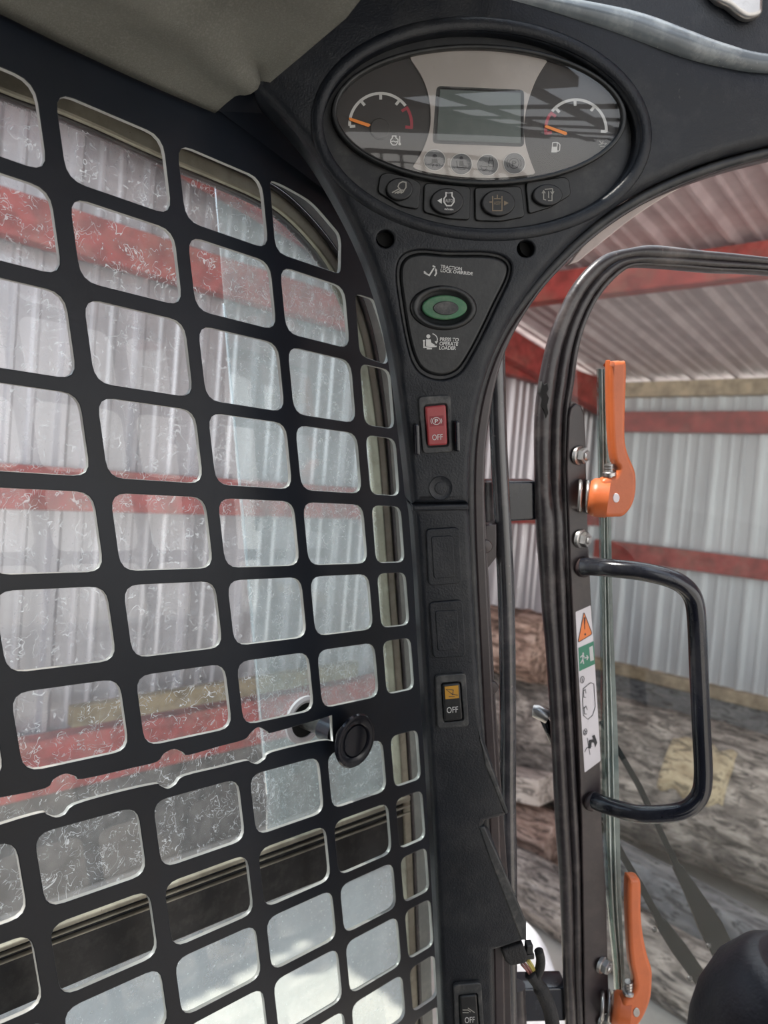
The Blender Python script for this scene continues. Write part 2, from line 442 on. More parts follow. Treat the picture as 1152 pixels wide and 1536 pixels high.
def bark_mat(name, c1, c2, c3):
    m, N, L, B = nmat(name)
    c = N.new('ShaderNodeTexCoord'); mp = N.new('ShaderNodeMapping'); mp.inputs['Scale'].default_value = (3.2, 8, 8); L.new(c.outputs['Object'], mp.inputs[0])
    n = noise_node(N, L, 2.0, 8, .66, .6, vec=mp.outputs[0])
    mp2 = N.new('ShaderNodeMapping'); mp2.inputs['Scale'].default_value = (4, 15, 15); L.new(c.outputs['Object'], mp2.inputs[0])
    k = noise_node(N, L, 2.4, 5, .6, 1.0, vec=mp2.outputs[0])
    crack = ramp(N, L, k.outputs[0], [(.40, 1.0), (.47, 0.0)]).outputs[0]
    L.new(mix(N, L, crack, ramp(N, L, n.outputs[0], [(.34, c1), (.50, c2), (.68, c3)]).outputs[0], tuple(v*.35 for v in c2[:3])+(1,)), B.inputs['Base Color'])
    B.inputs['Roughness'].default_value = .9
    b = N.new('ShaderNodeBump'); b.inputs['Strength'].default_value = .8; b.inputs['Distance'].default_value = .03
    L.new(n.outputs[0], b.inputs['Height']); L.new(b.outputs[0], B.inputs['Normal'])
    return m
M_bark = bark_mat('weathered_grey_bark', (.045, .037, .032, 1), (.24, .205, .18, 1), (.56, .49, .43, 1))
M_bark2 = bark_mat('brown_bark', (.05, .030, .022, 1), (.34, .22, .17, 1), (.60, .44, .36, 1))
M_cut = bark_mat('bare_tan_wood', (.30, .22, .13, 1), (.50, .40, .26, 1), (.58, .48, .33, 1))
M_block = bark_mat('pale_grey_timber', (.32, .26, .22, 1), (.48, .41, .36, 1), (.58, .51, .46, 1))
M_slab = bark_mat('grey_timber', (.14, .14, .15, 1), (.24, .24, .25, 1), (.36, .35, .34, 1))
m, N, L, B = nmat('ground_dirt_concrete'); M_gnd = m
n = noise_node(N, L, 1.3, 9, .6); n2 = noise_node(N, L, 30, 6, .7)
c1 = mix(N, L, ramp(N, L, n.outputs[0], [(.35, 0.0), (.65, 1.0)]).outputs[0], (.40, .36, .31, 1), (.54, .50, .44, 1))
L.new(mix(N, L, ramp(N, L, n2.outputs[0], [(.5, 0.0), (.8, .35)]).outputs[0], c1, (.22, .19, .16, 1)), B.inputs['Base Color']); B.inputs['Roughness'].default_value = .9

# ================================================================== BARN (the setting)
D = 3.0; YF = 5.55; TILT = .15
def zroof(y): return EYE.z + .84 + (YF - y)*TILT
def rib_profile(n_sheet, w=.9144):
    prof = []
    for s in range(3):
        x = s*.3048
        prof += [(x, 0), (x+.012, .030), (x+.034, .030), (x+.058, 0), (x+.112, 0), (x+.122, .013), (x+.136, .013), (x+.146, 0), (x+.196, 0), (x+.206, .013), (x+.220, .013), (x+.230, 0)]
    prof.append((w, 0)); return prof
def sheets(name, parent, mat, A, dirw, dirn, top, bot, count, idx0=0):
    """ribbed sheets standing side by side; A start point, dirw along the wall, dirn towards the room"""
    for s in range(count):
        V = []; F = []
        pr = rib_profile(1)
        for i, (a, h) in enumerate(pr):
            w = s*.9144 + a
            p = A + dirw*w + dirn*(h + (.001 if s % 2 else 0))
            V.append(Vector((p.x, p.y, bot(p)) if not callable(mat) else p)); V.append(Vector((p.x, p.y, top(p))))
        for i in range(len(pr)-1): F.append((2*i, 2*i+2, 2*i+3, 2*i+1))
        finish(name, new_mesh(V, F), mat, parent)
gnd = struct(finish('floor', wbox(-9, 9, -7, 12, -.1, 0), M_gnd, base=(0, 0, 0)))
wl_ = structure('wall_left', (-D, 1, 0))
sheets('metal_sheet', wl_, M_wallL, Vector((-D, -3.6, 0)), Vector((0, 1, 0)), Vector((1, 0, 0)), lambda p: zroof(max(p.y, -1.2)), lambda p: .30, 10)
for z, hh in ((EYE.z+.84, .16), (EYE.z-.125, .165), (EYE.z-1.20, .22)):
    finish('girt', wbox(-D+.031, -D+.12, -3.6, YF-.02, z-hh/2, z+hh/2, .006), M_beam, wl_)
finish('foundation_kerb', wbox(-D-.1, -D+.10, -3.6, YF, 0, .44, .01), M_kerb, wl_)
finish('plank', wbox(-D+.121, -D+.17, 1.35, 2.9, EYE.z-1.045, EYE.z-.965, .004), M_plank, wl_)
wf = structure('wall_front', (0, YF, 0))
sheets('metal_sheet', wf, M_wallF, Vector((-D, YF, 0)), Vector((1, 0, 0)), Vector((0, -1, 0)), lambda p: EYE.z+.80, lambda p: .50, 10)
for z, hh in ((EYE.z+.60, .15), (EYE.z-.38, .14)):
    finish('girt', wbox(-D+.13, 6, YF-.12, YF-.032, z-hh/2, z+hh/2, .006), M_beam, wf)
finish('eave_board', wbox(-D+.02, 6, YF-.10, YF+.02, EYE.z+.79, EYE.z+.90, .006), M_tan, wf)
finish('sill_board', wbox(-D+.02, 6, YF-.10, YF+.03, .44, .52, .006), M_tan, wf)
finish('foundation_kerb', wbox(-D, 6, YF-.06, YF+.1, 0, .44, .01), M_slab, wf)
rf = structure('roof', (0, 3, zroof(3)))
YB = .12
for s in range(10):                                     # roof sheets, ribs run down the slope
    pr = rib_profile(1)
    for y0, y1, mt in (((YB, 2.2, M_addsky), (2.2, YF+.25, M_roof)) if s in (2, 3) else ((YB, YF+.25, M_roof),)):  # translucent part is out of view, added to brighten the console top
        V = []; F = []
        for a, h in pr:
            x = -D-.2 + s*.9144 + a
            V.append((x, y0, zroof(y0)+.10-h)); V.append((x, y1, zroof(y1)+.10-h))
        for i in range(len(pr)-1): F.append((2*i, 2*i+1, 2*i+3, 2*i+2))
        finish('roof_sheet' if mt is M_roof else 'added_skylight_sheet', new_mesh(V, F), mt, rf)
for y in (1.2, 3.6):
    finish('purlin', boxm((1.3, y, zroof(y)-.02), Vector((4.3, 0, 0)), Vector((0, .05, 0)), Vector((0, 0, .075)), .005), M_beam, rf)
finish('rafter', boxm((-D+.16, (YB+YF)/2, zroof((YB+YF)/2)-.15), Vector((.05, 0, 0)), Vector((0, (YF-YB)/2, -(YF-YB)/2*TILT)), Vector((0, 0, .09)), .004), M_beam, rf)

# ------------------------------------------------------------------ timber behind the door
def log(name, x0, x1, y, z, r, mat, label, seed, dy=0, dz=0, rough=.12, capm=None):
    n = 150; k_ = 56; V = []; F = []
    for i in range(n+1):
        t = i/n; x = x0+(x1-x0)*t
        for k in range(k_):
            th = 2*math.pi*k/k_
            c, s = math.cos(th), math.sin(th)
            a = noise.fractal(Vector((x*1.1+seed, c*1.2, s*1.2)), .8, 2.0, 3)*.35
            b = noise.fractal(Vector((x*2.6+seed*3, c*5.5, s*5.5)), .7, 2.1, 5)
            g = -abs(noise.noise(Vector((x*1.7-seed, c*8, s*8))))*1.1
            R = r*(1 + rough*(a*1.6+b*.55+g*.9))
            V.append((x, y+dy*t+c*R, z+dz*t+s*R))
    for i in range(n):
        for k in range(k_): F.append((i*k_+k, (i+1)*k_+k, (i+1)*k_+(k+1) % k_, i*k_+(k+1) % k_))
    F.append(tuple(range(k_))); F.append(tuple(reversed([n*k_+k for k in range(k_)])))
    o = finish(name, new_mesh(V, F), mat, smooth=True)
    tag(o, label, 'log'); return o
log('log', -2.75, 1.6, 3.75, .41, .325, M_bark, 'thick weathered grey log seen through the middle of the door glass', 1.3, dz=-.05)
log('log', -2.75, -2.10, 3.58, .925, .185, M_bark2, 'short lumpy topmost log in the gap left of the door', 5.1, rough=.24)
log('log', -2.8, 1.5, 4.60, .26, .25, M_bark, 'grey log lying furthest back against the front wall kerb', 8.7)
log('log', -2.02, .75, 2.83, .125, .125, M_bark, 'thin grey log lying lowest in front of the pile', 12.9, rough=.2, dy=-.30)
log('log', -2.72, -1.72, 3.18, .14, .135, M_bark2, 'brown rough log in the gap below the pale timber block', 17.2, rough=.2)
tag(finish('timber_beam', boxm((-.42, 3.06, .115), Vector((1.15, -.20, -.02)), Vector((.01, .07, .0)), Vector((0, 0, .085)), .01), M_slab),
    'smooth grey squared timber beam lying in front of the logs', 'beam')
tag(finish('timber_block', boxm((-1.98, 3.13, .36), Vector((.19, .03, .02)), Vector((0, .08, 0)), Vector((-.01, 0, .06)), .008), M_block),
    'short pale sawn timber block resting on the brown log', 'timber')
# bare patch on the big log where the bark fell off
V = []; F = []
for i in range(15):
    for k in range(9):
        x = -1.40 + i*.021; th = math.radians(166 - k*6 + 3*math.sin(i*1.3))
        R = .36 + .006*noise.noise(Vector((i*.9, k*.7, 0))) - (.05 if i in (0, 14) or k in (0, 8) else 0)
        V.append((x, 3.75+math.cos(th)*R, .385+math.sin(th)*R))
for i in range(14):
    for k in range(8): F.append((i*9+k, i*9+k+1, (i+1)*9+k+1, (i+1)*9+k))
biglog = bpy.data.objects['log']
finish('bare_wood_patch', new_mesh(V, F), M_cut, biglog, smooth=True)

# ================================================================== CAB SHELL
XG = -.48                                       # inner guard plane (left side)
GP = Plane(Vector((XG, .3, EYE.z)), Vector((0, 1, 0)), Vector((0, 0, 1)))       # normal = +x, towards the operator
WP = Plane(Vector((XG-.055, .3, EYE.z)), Vector((0, 1, 0)), Vector((0, 0, 1)))  # sliding window plane
def rowy(yr, x): return 810+(yr-810)*(1661-x)/1361
def colx(xc, y): return 1129+(xc-1129)*(7729-y)/6929
def cross(yr, xc):
    y = yr
    for _ in range(12): x = colx(xc, y); y = rowy(yr, x)
    return (x, y)
rows = [(229, 338), (359, 466), (488, 598), (617, 725), (746, 852.6), (873, 975), (1001, 1102), (1184, 1283), (1307, 1405), (1424, 1513), (1531, 1628), (1648, 1737), (1757, 1850)]
cols = [(-660, -325), (-285, -56), (-24, 148), (174, 314), (333, 445), (459, 548), (561, 604)]
holes = []
for ri, (a, b) in enumerate(rows):
    for ci, (l, r) in enumerate(cols):
        if ri == 0 and ci >= 5: continue
        if ri == 1 and ci == 6: continue
        q = [cross(a, l), cross(a, r), cross(b, r), cross(b, l)]
        holes.append(fillet(px2(GP, q, 0), .0115 if ci < 6 else .009, 4))
holes.append(fillet(px2(GP, [(405, 270), (425, 278), (468, 302), (509, 350), (512, 363), (511, 411), (414, 378)], 0), [.004, .01, .01, .008, .004, .005, .010], 3))
holes.append(fillet(px2(GP, [(533, 440), (561, 449), (574, 487), (584, 527), (581, 547), (540, 533)], 0), [.006, .004, .01, .004, .007, .008], 3))
# long notched slot
top = [(498, 1073), (480, 1079), (410, 1099), (402, 1098), (388, 1091), (376, 1100), (366, 1110), (329, 1120), (283, 1133), (275, 1129), (261, 1124), (246, 1131), (236, 1143), (200, 1152), (124, 1169), (114, 1165), (98, 1161), (80, 1170), (68, 1183), (0, 1197), (-160, 1240)]
bot = [(-160, 1290), (0, 1237), (62, 1219), (70, 1221), (84, 1226), (98, 1221), (112, 1207), (170, 1190), (232, 1176), (240, 1178), (252, 1183), (264, 1176), (276, 1164), (329, 1151), (369, 1141), (376, 1143), (386, 1146), (398, 1138), (408, 1128), (480, 1111), (500, 1112)]
holes.append(px2(GP, catmull(top[:-1], n=3)+[top[-1]]+catmull(bot, n=3), 0))
border = [(-1150, 420), (-760, 100)]
border = [(y, z) for y, z in [(-.02-.3, .30), (-.02-.3, -.95), (.62, -.95), (.62, -.10), (.60, .08)]]
edge = px2(GP, catmull([(640, 560), (632, 470), (606, 395), (568, 335), (515, 280), (445, 234), (400, 206), (330, 165), (200, 108), (100, 60), (0, 12), (-200, -84)], n=5), 0)
bo = edge + [(edge[-1][0]-.35, edge[-1][1]+.005), (edge[-1][0]-.35, -.95), (.30, -.95)]
pb = px2(GP, [(690, 1700), (675, 1536), (662, 1250), (652, 900), (648, 700)], 0)
guard_mesh = slab2(GP, [bo+pb]+holes, -.0040, .0, .0006, 1)
mir = guard_mesh.copy()
guard = finish('window_guard', guard_mesh, M_guard)
def edge_faces(o):
    o.data.materials.append(M_edge)
    for p in o.data.polygons:
        if abs(p.normal.x) < .5: p.material_index = 1
edge_faces(guard)
tag(guard, 'black steel grid guard with rounded openings over the left side window', 'window guard')
# same guard on the operator's right hand side (seen mirrored in the instrument lens)
mir.transform(Matrix.Translation((0, -.45, 0)) @ Matrix.Scale(-1, 4, (1, 0, 0))); mir.transform(Matrix.Translation((.08, 0, 0))); mir.flip_normals()
g2 = finish('window_guard', mir, M_guard)
tag(g2, 'black steel grid guard on the right side, seen only mirrored in the gauge lens', 'window guard')

# window 1: glass panes, frame, centre rail
win = structure('window_1', (XG-.05, .3, EYE.z-.6))
fp = [(-200, 30), (0, 118), (80, 148), (150, 178), (240, 220), (330, 258), (385, 283), (425, 307), (465, 345), (500, 390), (530, 445), (548, 500), (560, 560), (572, 650), (580, 750), (590, 900), (598, 1010), (606, 1130), (613, 1250), (619, 1400), (624, 1536), (630, 1700)]
def ribbon(pl, path, a, b, h0, h1, bev=.0008):
    """flat bar following a pixel path on a plane; a/b are offsets across it in metres"""
    P2 = [Vector(p) for p in px2(pl, catmull(path, n=4), h1)]
    l = []; r = []
    for i, p in enumerate(P2):
        t = (P2[min(i+1, len(P2)-1)]-P2[max(i-1, 0)]).normalized(); n_ = Vector((-t.y, t.x))
        l.append(tuple(p+n_*a)); r.append(tuple(p+n_*b))
    return slab2(pl, [l+r[::-1]], h0, h1, bev, 1)
finish('window_frame', ribbon(WP, fp, -.0065, .0065, -.006, .010, .002), M_alu, win, 40)
finish('gasket', ribbon(WP, fp, .0066, .0105, -.004, .012), M_rub, win)
finish('frame_lip', ribbon(WP, fp, .0106, .030, -.004, .004), M_lip, win)
finish('gasket', ribbon(WP, fp, -.0100, -.0066, -.004, .006), M_rub, win)
outer = px2(WP, catmull(fp, n=4), 0)
rail_t = [(-200, 1495), (71, 1392), (329, 1297), (581, 1204), (616, 1191)]
rail_b = [(612, 1268), (586, 1280), (400, 1354), (200, 1438), (-200, 1610)]
def ofs(path, d): return [(x, y+d) for x, y in path]
up_g = outer[:]                                   # upper pane
rl = px2(WP, rail_t, 0); rb = px2(WP, rail_b, 0)
upper = [p for p in outer if p[1] > rl[-1][1]+.001] + rl[::-1]
finish('glass', slab2(WP, [upper], -.0022, .0, 0), M_wglass, win)
lower = [rb[-1]] + rb[:-1][::-1] + [p for p in outer if p[1] < rb[0][1]] + [(outer[-1][0], -1.0), (rb[-1][0], -1.0)]
finish('glass', slab2(WP, [lower], -.0022, .0, 0), M_wglass2, win)
pane2 = [(338, 452), (402, 1192)] + [(480, 1240), (600, 1197), (602, 1130), (594, 1010), (586, 900), (576, 750), (568, 650), (557, 565), (545, 505), (527, 450), (497, 395), (462, 350), (422, 312), (382, 288), (322, 262)]
pane2 = [(322, 262), (338, 452), (402, 1192), (400, 1268)] + pane2[3:-1]
finish('glass', slab(WP, [pane2], -.0050, -.0030, 0), M_wglass3, win)
finish('rail', slab(WP, [rail_t + rail_b], -.006, .008, .0012), M_dark, win)
for d0, d1, mt in ((3, 10, M_alu), (16, 19, M_alu), (27, 29.5, M_alu)):
    a = ofs(rail_t, d0); b = ofs(rail_t, d1)
    finish('rail_lip', slab(WP, [a + b[::-1]], .0078, .0125, .001), mt, win)
# small sheet of the sliding pane overlap (vertical glass edge with two faint lines)
finish('pane_edge', slab(WP, [[(336, 455), (338, 455), (403, 1191), (401, 1192)]], -.0055, -.0025, .0003), M_wglass2, win)

# window knob
kn = thing('sliding_window_pull', 'round black pull knob on a steel shaft through the guard slot', 'knob', GP.P(505, 1100))
Wc = WP.P(455, 1079, .002); kax = Vector((1, 0, 0))
def proj_x(p):
    q = p-EYE; return 576+FPX*q.dot(cx)/q.dot(cz)
Lk = .03
while proj_x(Wc+kax*Lk) < 532: Lk += .0005
Kc = Wc+kax*Lk
R_ = .0240
finish('knob_disc', lathe(Kc, kax, [(.004, -.010), (.010, -.0085), (.013, -.004), (R_-.001, -.0015), (R_, .0005), (R_-.0012, .002), (R_-.004, .0022), (.0150, .0010), (.0142, -.0006), (.0134, .0012), (.004, .0016)], 48), M_gloss, kn, 35)
finish('shaft', tube([Kc-kax*.006, Kc+(Wc-Kc)*.35, Wc], .0078, 20), M_steel, kn, True)
finish('shaft_collar', tube([Kc+(Wc-Kc)*.34, Kc+(Wc-Kc)*.58], .0108, 24), M_gloss, kn, 35)
finish('ring', lathe(Wc, Vector((1, 0, 0)), [(.0195, -.001), (.0225, .0), (.0225, .003), (.0195, .0045), (.0165, .003), (.0165, .0)], 40), M_stk, kn, 40)
finish('ring_core', lathe(Wc, Vector((1, 0, 0)), [(.0163, -.001), (.0163, .0018)], 40), M_hole, kn)

# headliner (ceiling), overhead, rest of the shell
ZC = EYE.z+.25
def hz(px, py, z):
    d = ray(px, py); return EYE + d*((z-EYE.z)/d.z)
def gx(px, py, x):
    d = ray(px, py); return EYE + d*((x-EYE.x)/d.x)
e1 = [gx(x, y, XG+.006) for x, y in ((-260, -110), (0, 16), (100, 66), (200, 113), (268, 143), (322, 166))]
c1_ = [hz(x, y, ZC) for x, y in ((60, -160), (160, -62), (240, 14), (300, 62), (345, 104), (384, 131))]
c2_ = [hz(x, y, ZC+.012) for x, y in ((420, -240), (500, -130), (560, -30), (520, 22), (455, 78), (392, 131))]
V = []; F = []
rowsH = [e1, [e1[i].lerp(c1_[i], .5)+Vector((0, 0, .004)) for i in range(6)], c1_, [c1_[i].lerp(c2_[i], .25)+Vector((0, 0, .010)) for i in range(6)], c2_]
for r_ in rowsH: V += r_
for j in range(4):
    for i in range(5): F.append((j*6+i, j*6+i+1, (j+1)*6+i+1, (j+1)*6+i))
me = new_mesh(V, F)
bm = bmesh.new(); bm.from_mesh(me); bmesh.ops.subdivide_edges(bm, edges=bm.edges[:], cuts=3, use_grid_fill=True, smooth=.4)
bmesh.ops.recalc_face_normals(bm, faces=bm.faces); bm.to_mesh(me); bm.free()
hd = struct(finish('ceiling', me, M_head, smooth=True))
mo = hd.modifiers.new('s', 'SOLIDIFY'); mo.thickness = .004; mo.offset = 0
# cab roof: solid back half, unseen open hatch over the console, shaped for its light
tr1 = structure('trim_1', (0, 0, ZC+.03))
finish('roof_panel', wbox(-.58, .62, -.75, .10, ZC+.130, ZC+.15), M_dark, tr1)
finish('roof_panel', wbox(-.58, -.08, .10, .40, ZC+.130, ZC+.15), M_dark, tr1)
for i in range(6): finish('added_roof_bar', wbox(-.08, .62, .20+i*.13, .222+i*.13, ZC+.128, ZC+.136, .001), M_dark, tr1)  # unseen bars, added to reflect as a grid in the gauge lens
for i in range(5): finish('added_roof_bar', wbox(.03+i*.12, .05+i*.12, .10, .95, ZC+.1285, ZC+.1355, .001), M_dark, tr1)
finish('rear_panel', wbox(-.58, .62, -.77, -.75, .85, ZC+.13), M_dark, tr1)
finish('side_panel', wbox(-.50, -.48, -.75, -.33, .85, ZC+.13), M_dark, tr1)
finish('side_panel', wbox(-.50, .60, -.75, .30, .80, .85), M_dark, tr1)
finish('dark_gusset', new_mesh([gx(300, 160, XG+.004), gx(330, 167, XG+.004), gx(640, 400, XG+.006), gx(600, 180, XG+.016), gx(388, 128, XG+.014)], [(0, 1, 2, 3, 4)]), M_guard, tr1)

# ================================================================== CONSOLE (pillar)
CU = camvec(.99, .0, .10); CV = -camvec(.045, .985, .16)
CP = Plane(EYE + ray(655, 640)*.56, CU, CV)
up_out = catmull([(386, 133), (412, 160), (440, 192), (470, 233), (505, 293), (535, 352), (560, 415), (580, 485), (595, 565), (606, 650), (613, 710), (617, 752)], n=4) + \
    [(619, 757), (704, 757)] + catmull([(706, 745), (707, 700), (712, 645), (722, 592), (740, 540), (765, 487), (800, 432), (850, 374), (905, 325), (960, 288), (1020, 258), (1080, 235), (1152, 216), (1260, 190)], n=4) + \
    catmull([(1300, 80), (1152, 86), (1100, 78), (1040, 60), (985, 33), (940, 12), (880, -4), (800, -24), (690, -50), (600, -70)], n=4) + [(540, -60), (480, 20), (425, 78), (378, 118)]
rec = ellipse((720, 194), 236, 148, 4)
hole1 = ellipse((578, 358), 13.5, 13.5, n=28); hole2 = ellipse((789, 373), 13, 13, n=28)
pan_out = catmull([(594, 410), (602, 384), (628, 374), (672, 377), (735, 378), (764, 390), (766, 414), (746, 458), (728, 496), (708, 534), (690, 560), (664, 570), (637, 564), (620, 546), (609, 510), (599, 455)], True, 5)
cons = thing('upper_console', 'black plastic console pillar top with gauge cluster recess and dusty face', 'console', CP.P(660, 757, -.02))
def edge_r(x, y):
    if y < 150 and x > 640: return .009 + .009*min(1, (x-640)/250)
    return .0085 if y < 560 else .0062
finish('console_shell', slabv(CP, [up_out, rec, hole1, hole2, pan_out], -.040, .0, [edge_r, .0035, .0012, .0012, .0016], 6), M_con, cons, 35)
for hx, hy in ((578, 358), (789, 373)): finish('hole_cup', lathe(CP.P(hx, hy, -.02), CP.N, [(.0075, -.016), (.0075, .010)], 24), M_hole, cons)
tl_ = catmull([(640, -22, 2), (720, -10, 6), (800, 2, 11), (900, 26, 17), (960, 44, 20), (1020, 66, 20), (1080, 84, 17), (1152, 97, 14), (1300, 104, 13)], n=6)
finish('top_strip', tube([CP.P(x, y, -.003) for x, y, r in tl_], [r*.00047 for x, y, r in tl_], 20, up=CP.N), M_ledge_shine, cons, True)  # painted highlight: pale tube tapered like the bright band
def ringpath(pl, pts, h): return [pl.P(x, y, h) for x, y in pts]
finish('recess_rim', tube(ringpath(CP, ellipse((722, 194), 247, 158, 4, 90), -.0006), .0045, 10, True, squash=.6, up=CP.N), M_con, cons, True)
finish('rivet_ring', lathe(CP.P(661, 732, 0), CP.N, [(.0090, -.001), (.0090, .0004), (.0086, .0008), (.0080, .0004), (.0046, .0004), (.0044, .0010), (.002, .0012)], 30), M_con, cons, 35)
for px_, py_ in ((625, 659), (685, 654)):
    finish('guard_rib', boxm(CP.P(px_, py_, .003), CP.U*.0017, CP.V*.0112+CP.U*-.0006, CP.N*.0045, .0012), M_gloss, cons)
pan_in = catmull([(600, 411), (607, 389), (630, 380), (672, 383), (733, 384), (758, 394), (760, 414), (740, 456), (722, 494), (703, 530), (686, 554), (664, 563), (640, 558), (625, 542), (614, 508), (605, 455)], True, 5)
# traction override panel
tp = thing('override_panel', 'rounded triangular black panel with green ring button and white lettering', 'switch panel', CP.P(665, 565, -.004))
finish('panel_plate', slab(CP, [pan_in], -.012, -.0018, .002, 3), M_con2, tp, 35)
finish('panel_gasket', slab(CP, [pan_out, pan_in], -.012, -.0035, .0008), M_dark, tp)
finish('button_surround', lathe(CP.P(665, 462, -.002), CP.N, [(.0245, 0), (.0238, .0022), (.0215, .0034), (.0185, .0022), (.0175, .0012), (.001, .0012)], 48), M_con2, tp, True)
sur = bpy.data.objects['button_surround']
c0 = CP.P(665, 462, -.002) - ORG[sur.name]
for v in sur.data.vertices:                       # the surround and its button are ovals
    q = v.co - c0; v.co = c0 + q - CP.V*(q.dot(CP.V)*.36)
finish('button', slab(CP, [ellipse((667, 461), 34, 18.5, 0, 48)], -.002, .0012, .001), M_green, tp, 35)
finish('button_centre', slab(CP, [ellipse((669, 462), 19, 10.5, 0, 40)], .001, .0022, .0006), M_bezelg, tp, 35)
H0 = -.0015
finish('lettering', text(CP, 'TRACTION\nLOCK OVERRIDE', [(661, 397), (709.5, 403), (709, 413), (660.5, 408)], H0, .022), M_print, tp)
finish('lettering', text(CP, 'PRESS TO\nOPERATE\nLOADER', [(660, 506), (688.5, 507), (686, 525), (658.5, 524.5)], H0, .022), M_print, tp)
arm = [[(636, 409), (644, 413), (651, 402)], [(649, 398.5), (653, 401)], [(652, 414), (654.5, 410), (654, 404)], [(636, 407), (640, 411)]]
finish('symbol', join([strokes(CP, arm, 2.2, H0), flat(CP, [[(652, 406), (656, 406), (653.5, 402)]], H0)]), M_print, tp)
op = [[(636, 512), (636, 522)], [(634.5, 511), (637.5, 511)], [(636, 521), (648, 520), (655, 519.5)], [(640, 523), (648, 523)]]
finish('symbol', join([strokes(CP, op, 2.2, H0), strokes(CP, [ellipse((645, 509), 11, 9, 0, 10, -70, 20)], 1.3, H0), flat(CP, [ellipse((642.5, 504.5), 3, 3, n=14), [(639, 509), (646, 509), (647, 514), (652, 517), (652, 519), (639, 519)], [(652, 512), (657, 512), (654.5, 516)]], H0)]), M_print, tp)

# ---------------------------------------------------------------- rocker switches
def rocker(frame, rock, label, mat, base_h, field=None, field_mat=None, grp=None, off=None, sym=None, symmat=None):
    t = thing('rocker_switch', label, 'switch', CP.P(frame[3][0], frame[3][1], base_h))
    finish('bezel', slab2(CP, [fillet(px2(CP, frame, base_h+.0022), .0035, 4), fillet(px2(CP, rock, base_h+.0022), .0022, 4)], base_h-.004, base_h+.0022, .0008), M_bezelg, t, 35)
    # rocker: two faces meeting at a shallow ridge
    P2 = px2(CP, [(a+(c_-a)*.04, b+(d_-b)*.03) for (a, b), (c_, d_) in zip(rock, [rock[2], rock[3], rock[0], rock[1]])], base_h+.004)
    me = slab2(CP, [fillet(P2, .0020, 4)], base_h-.003, base_h+.0045, .0014, 3)
    r = finish('rocker', me, mat, t, 35)
    h = base_h+.0047
    if field: finish('symbol_field', flat(CP, [field], h), field_mat, r)
    if sym: finish('symbol', sym(h+.0002), symmat or M_print, r)
    if off: finish('lettering', text(CP, 'OFF', off, h+.0002, .0), M_print, r)
    return t
def p_sym(h):
    return join([strokes(CP, [ellipse((654.5, 631.5), 6.0, 5.2, 0, 24)+[ellipse((654.5, 631.5), 6.0, 5.2, 0, 24)[0]],
        ellipse((654.5, 631.5), 8.2, 6.8, 0, 8, 145, 215), ellipse((654.5, 631.5), 8.2, 6.8, 0, 8, -35, 35)], .8, h),
        text(CP, 'P', [(652, 628.5), (657.2, 628.5), (657, 634.8), (652.2, 634.8)], h, .03)])
rocker([(627, 595), (676, 592), (680, 678), (634, 681)], [(636, 608), (670, 605), (673, 669), (640.5, 671)],
       'red parking brake rocker switch marked OFF in the console', M_red, .0, [(644.2, 624.5), (665.3, 623), (665.8, 638.5), (645, 640)], M_redd, off=[(648, 652), (664, 651), (664, 659.5), (648.6, 660.5)], sym=p_sym)

# ---------------------------------------------------------------- lower pillar cover
lo_out = [(617, 759), (703, 758)] + catmull([(706, 775), (709, 850), (714, 930), (720, 1030), (727, 1110)], n=3) + [(763, 1219), (759, 1226), (729, 1234), (727, 1242), (735, 1248)] + \
    [(755, 1300), (789, 1384), (790, 1412), (756, 1424), (741, 1428), (744, 1536), (748, 1700), (672, 1700)] + catmull([(664, 1536), (659, 1430), (654, 1330), (648, 1220), (640, 1090), (634, 990), (629, 900), (623, 810), (620, 775)], n=3)
lc = thing('pillar_cover', 'long black lower pillar cover with blank plates and two pointed fins', 'pillar cover', CP.P(700, 1600, -.02))
finish('cover_shell', slabv(CP, [lo_out], -.030, -.001, [.0055], 5), M_con, lc, 35)
finish('top_strip', slab(CP, [[(619, 757.5), (703, 756.5), (704, 765), (620, 767)]], -.012, .0035, .0015), M_con, lc, 35)
for q, q2 in (([(639, 794), (689, 791), (693, 875), (643, 879)], [(647, 805), (679, 803.5), (683, 866), (651, 868)]), ([(644, 904), (694, 900), (699, 985), (650, 988)], [(653, 917), (686, 915.5), (689, 974), (657, 977)])):
    b_ = finish('blank_plate', slab2(CP, [fillet(px2(CP, q, .0012), .004, 4)], -.003, .0012, .0008), M_con, lc, 35)
    finish('plate_step', slab2(CP, [fillet(px2(CP, q2, .0020), .002, 4)], .0005, .0020, .0005), M_con, b_, 35)
# bevelled side faces of the two fins
finish('fin', slab(CP, [[(716, 1090), (722, 1108), (763, 1219), (758, 1222), (728, 1150)]], -.022, -.0002, .0012), M_bezelg, lc, 35)
finish('fin', slab(CP, [[(718, 1241), (727, 1240), (752, 1295), (790, 1384), (790, 1411), (782, 1411), (735, 1290)]], -.022, -.0002, .0012), M_bezelg, lc, 35)
finish('snapped_clip', join([boxm(CP.P(793, 1420, -.012), CP.U*.003, CP.V*.004, CP.N*.004, .001), boxm(CP.P(794, 1431, -.014), CP.U*.0035, CP.V*.0025, CP.N*.004, .001)]), M_dark, lc)
def amber_sym(h):
    return strokes(CP, [[(669, 1034), (679, 1042), (680, 1035), (669, 1034)], [(678, 1041), (687, 1043)], [(673, 1045), (682, 1045)]], 1.1, h)
rocker([(653, 1013.5), (699, 1010), (703.5, 1090), (656.5, 1093.5)], [(662, 1025), (691, 1022.5), (695.5, 1081), (665.5, 1084)],
       'black rocker switch with amber bucket symbol below the blank plates', M_con2, .0, [(667, 1030), (687.5, 1028), (688.5, 1047), (668, 1049)], M_amber, off=[(670, 1061), (687, 1059.5), (687, 1068.5), (670.5, 1070)], sym=amber_sym, symmat=M_printb)
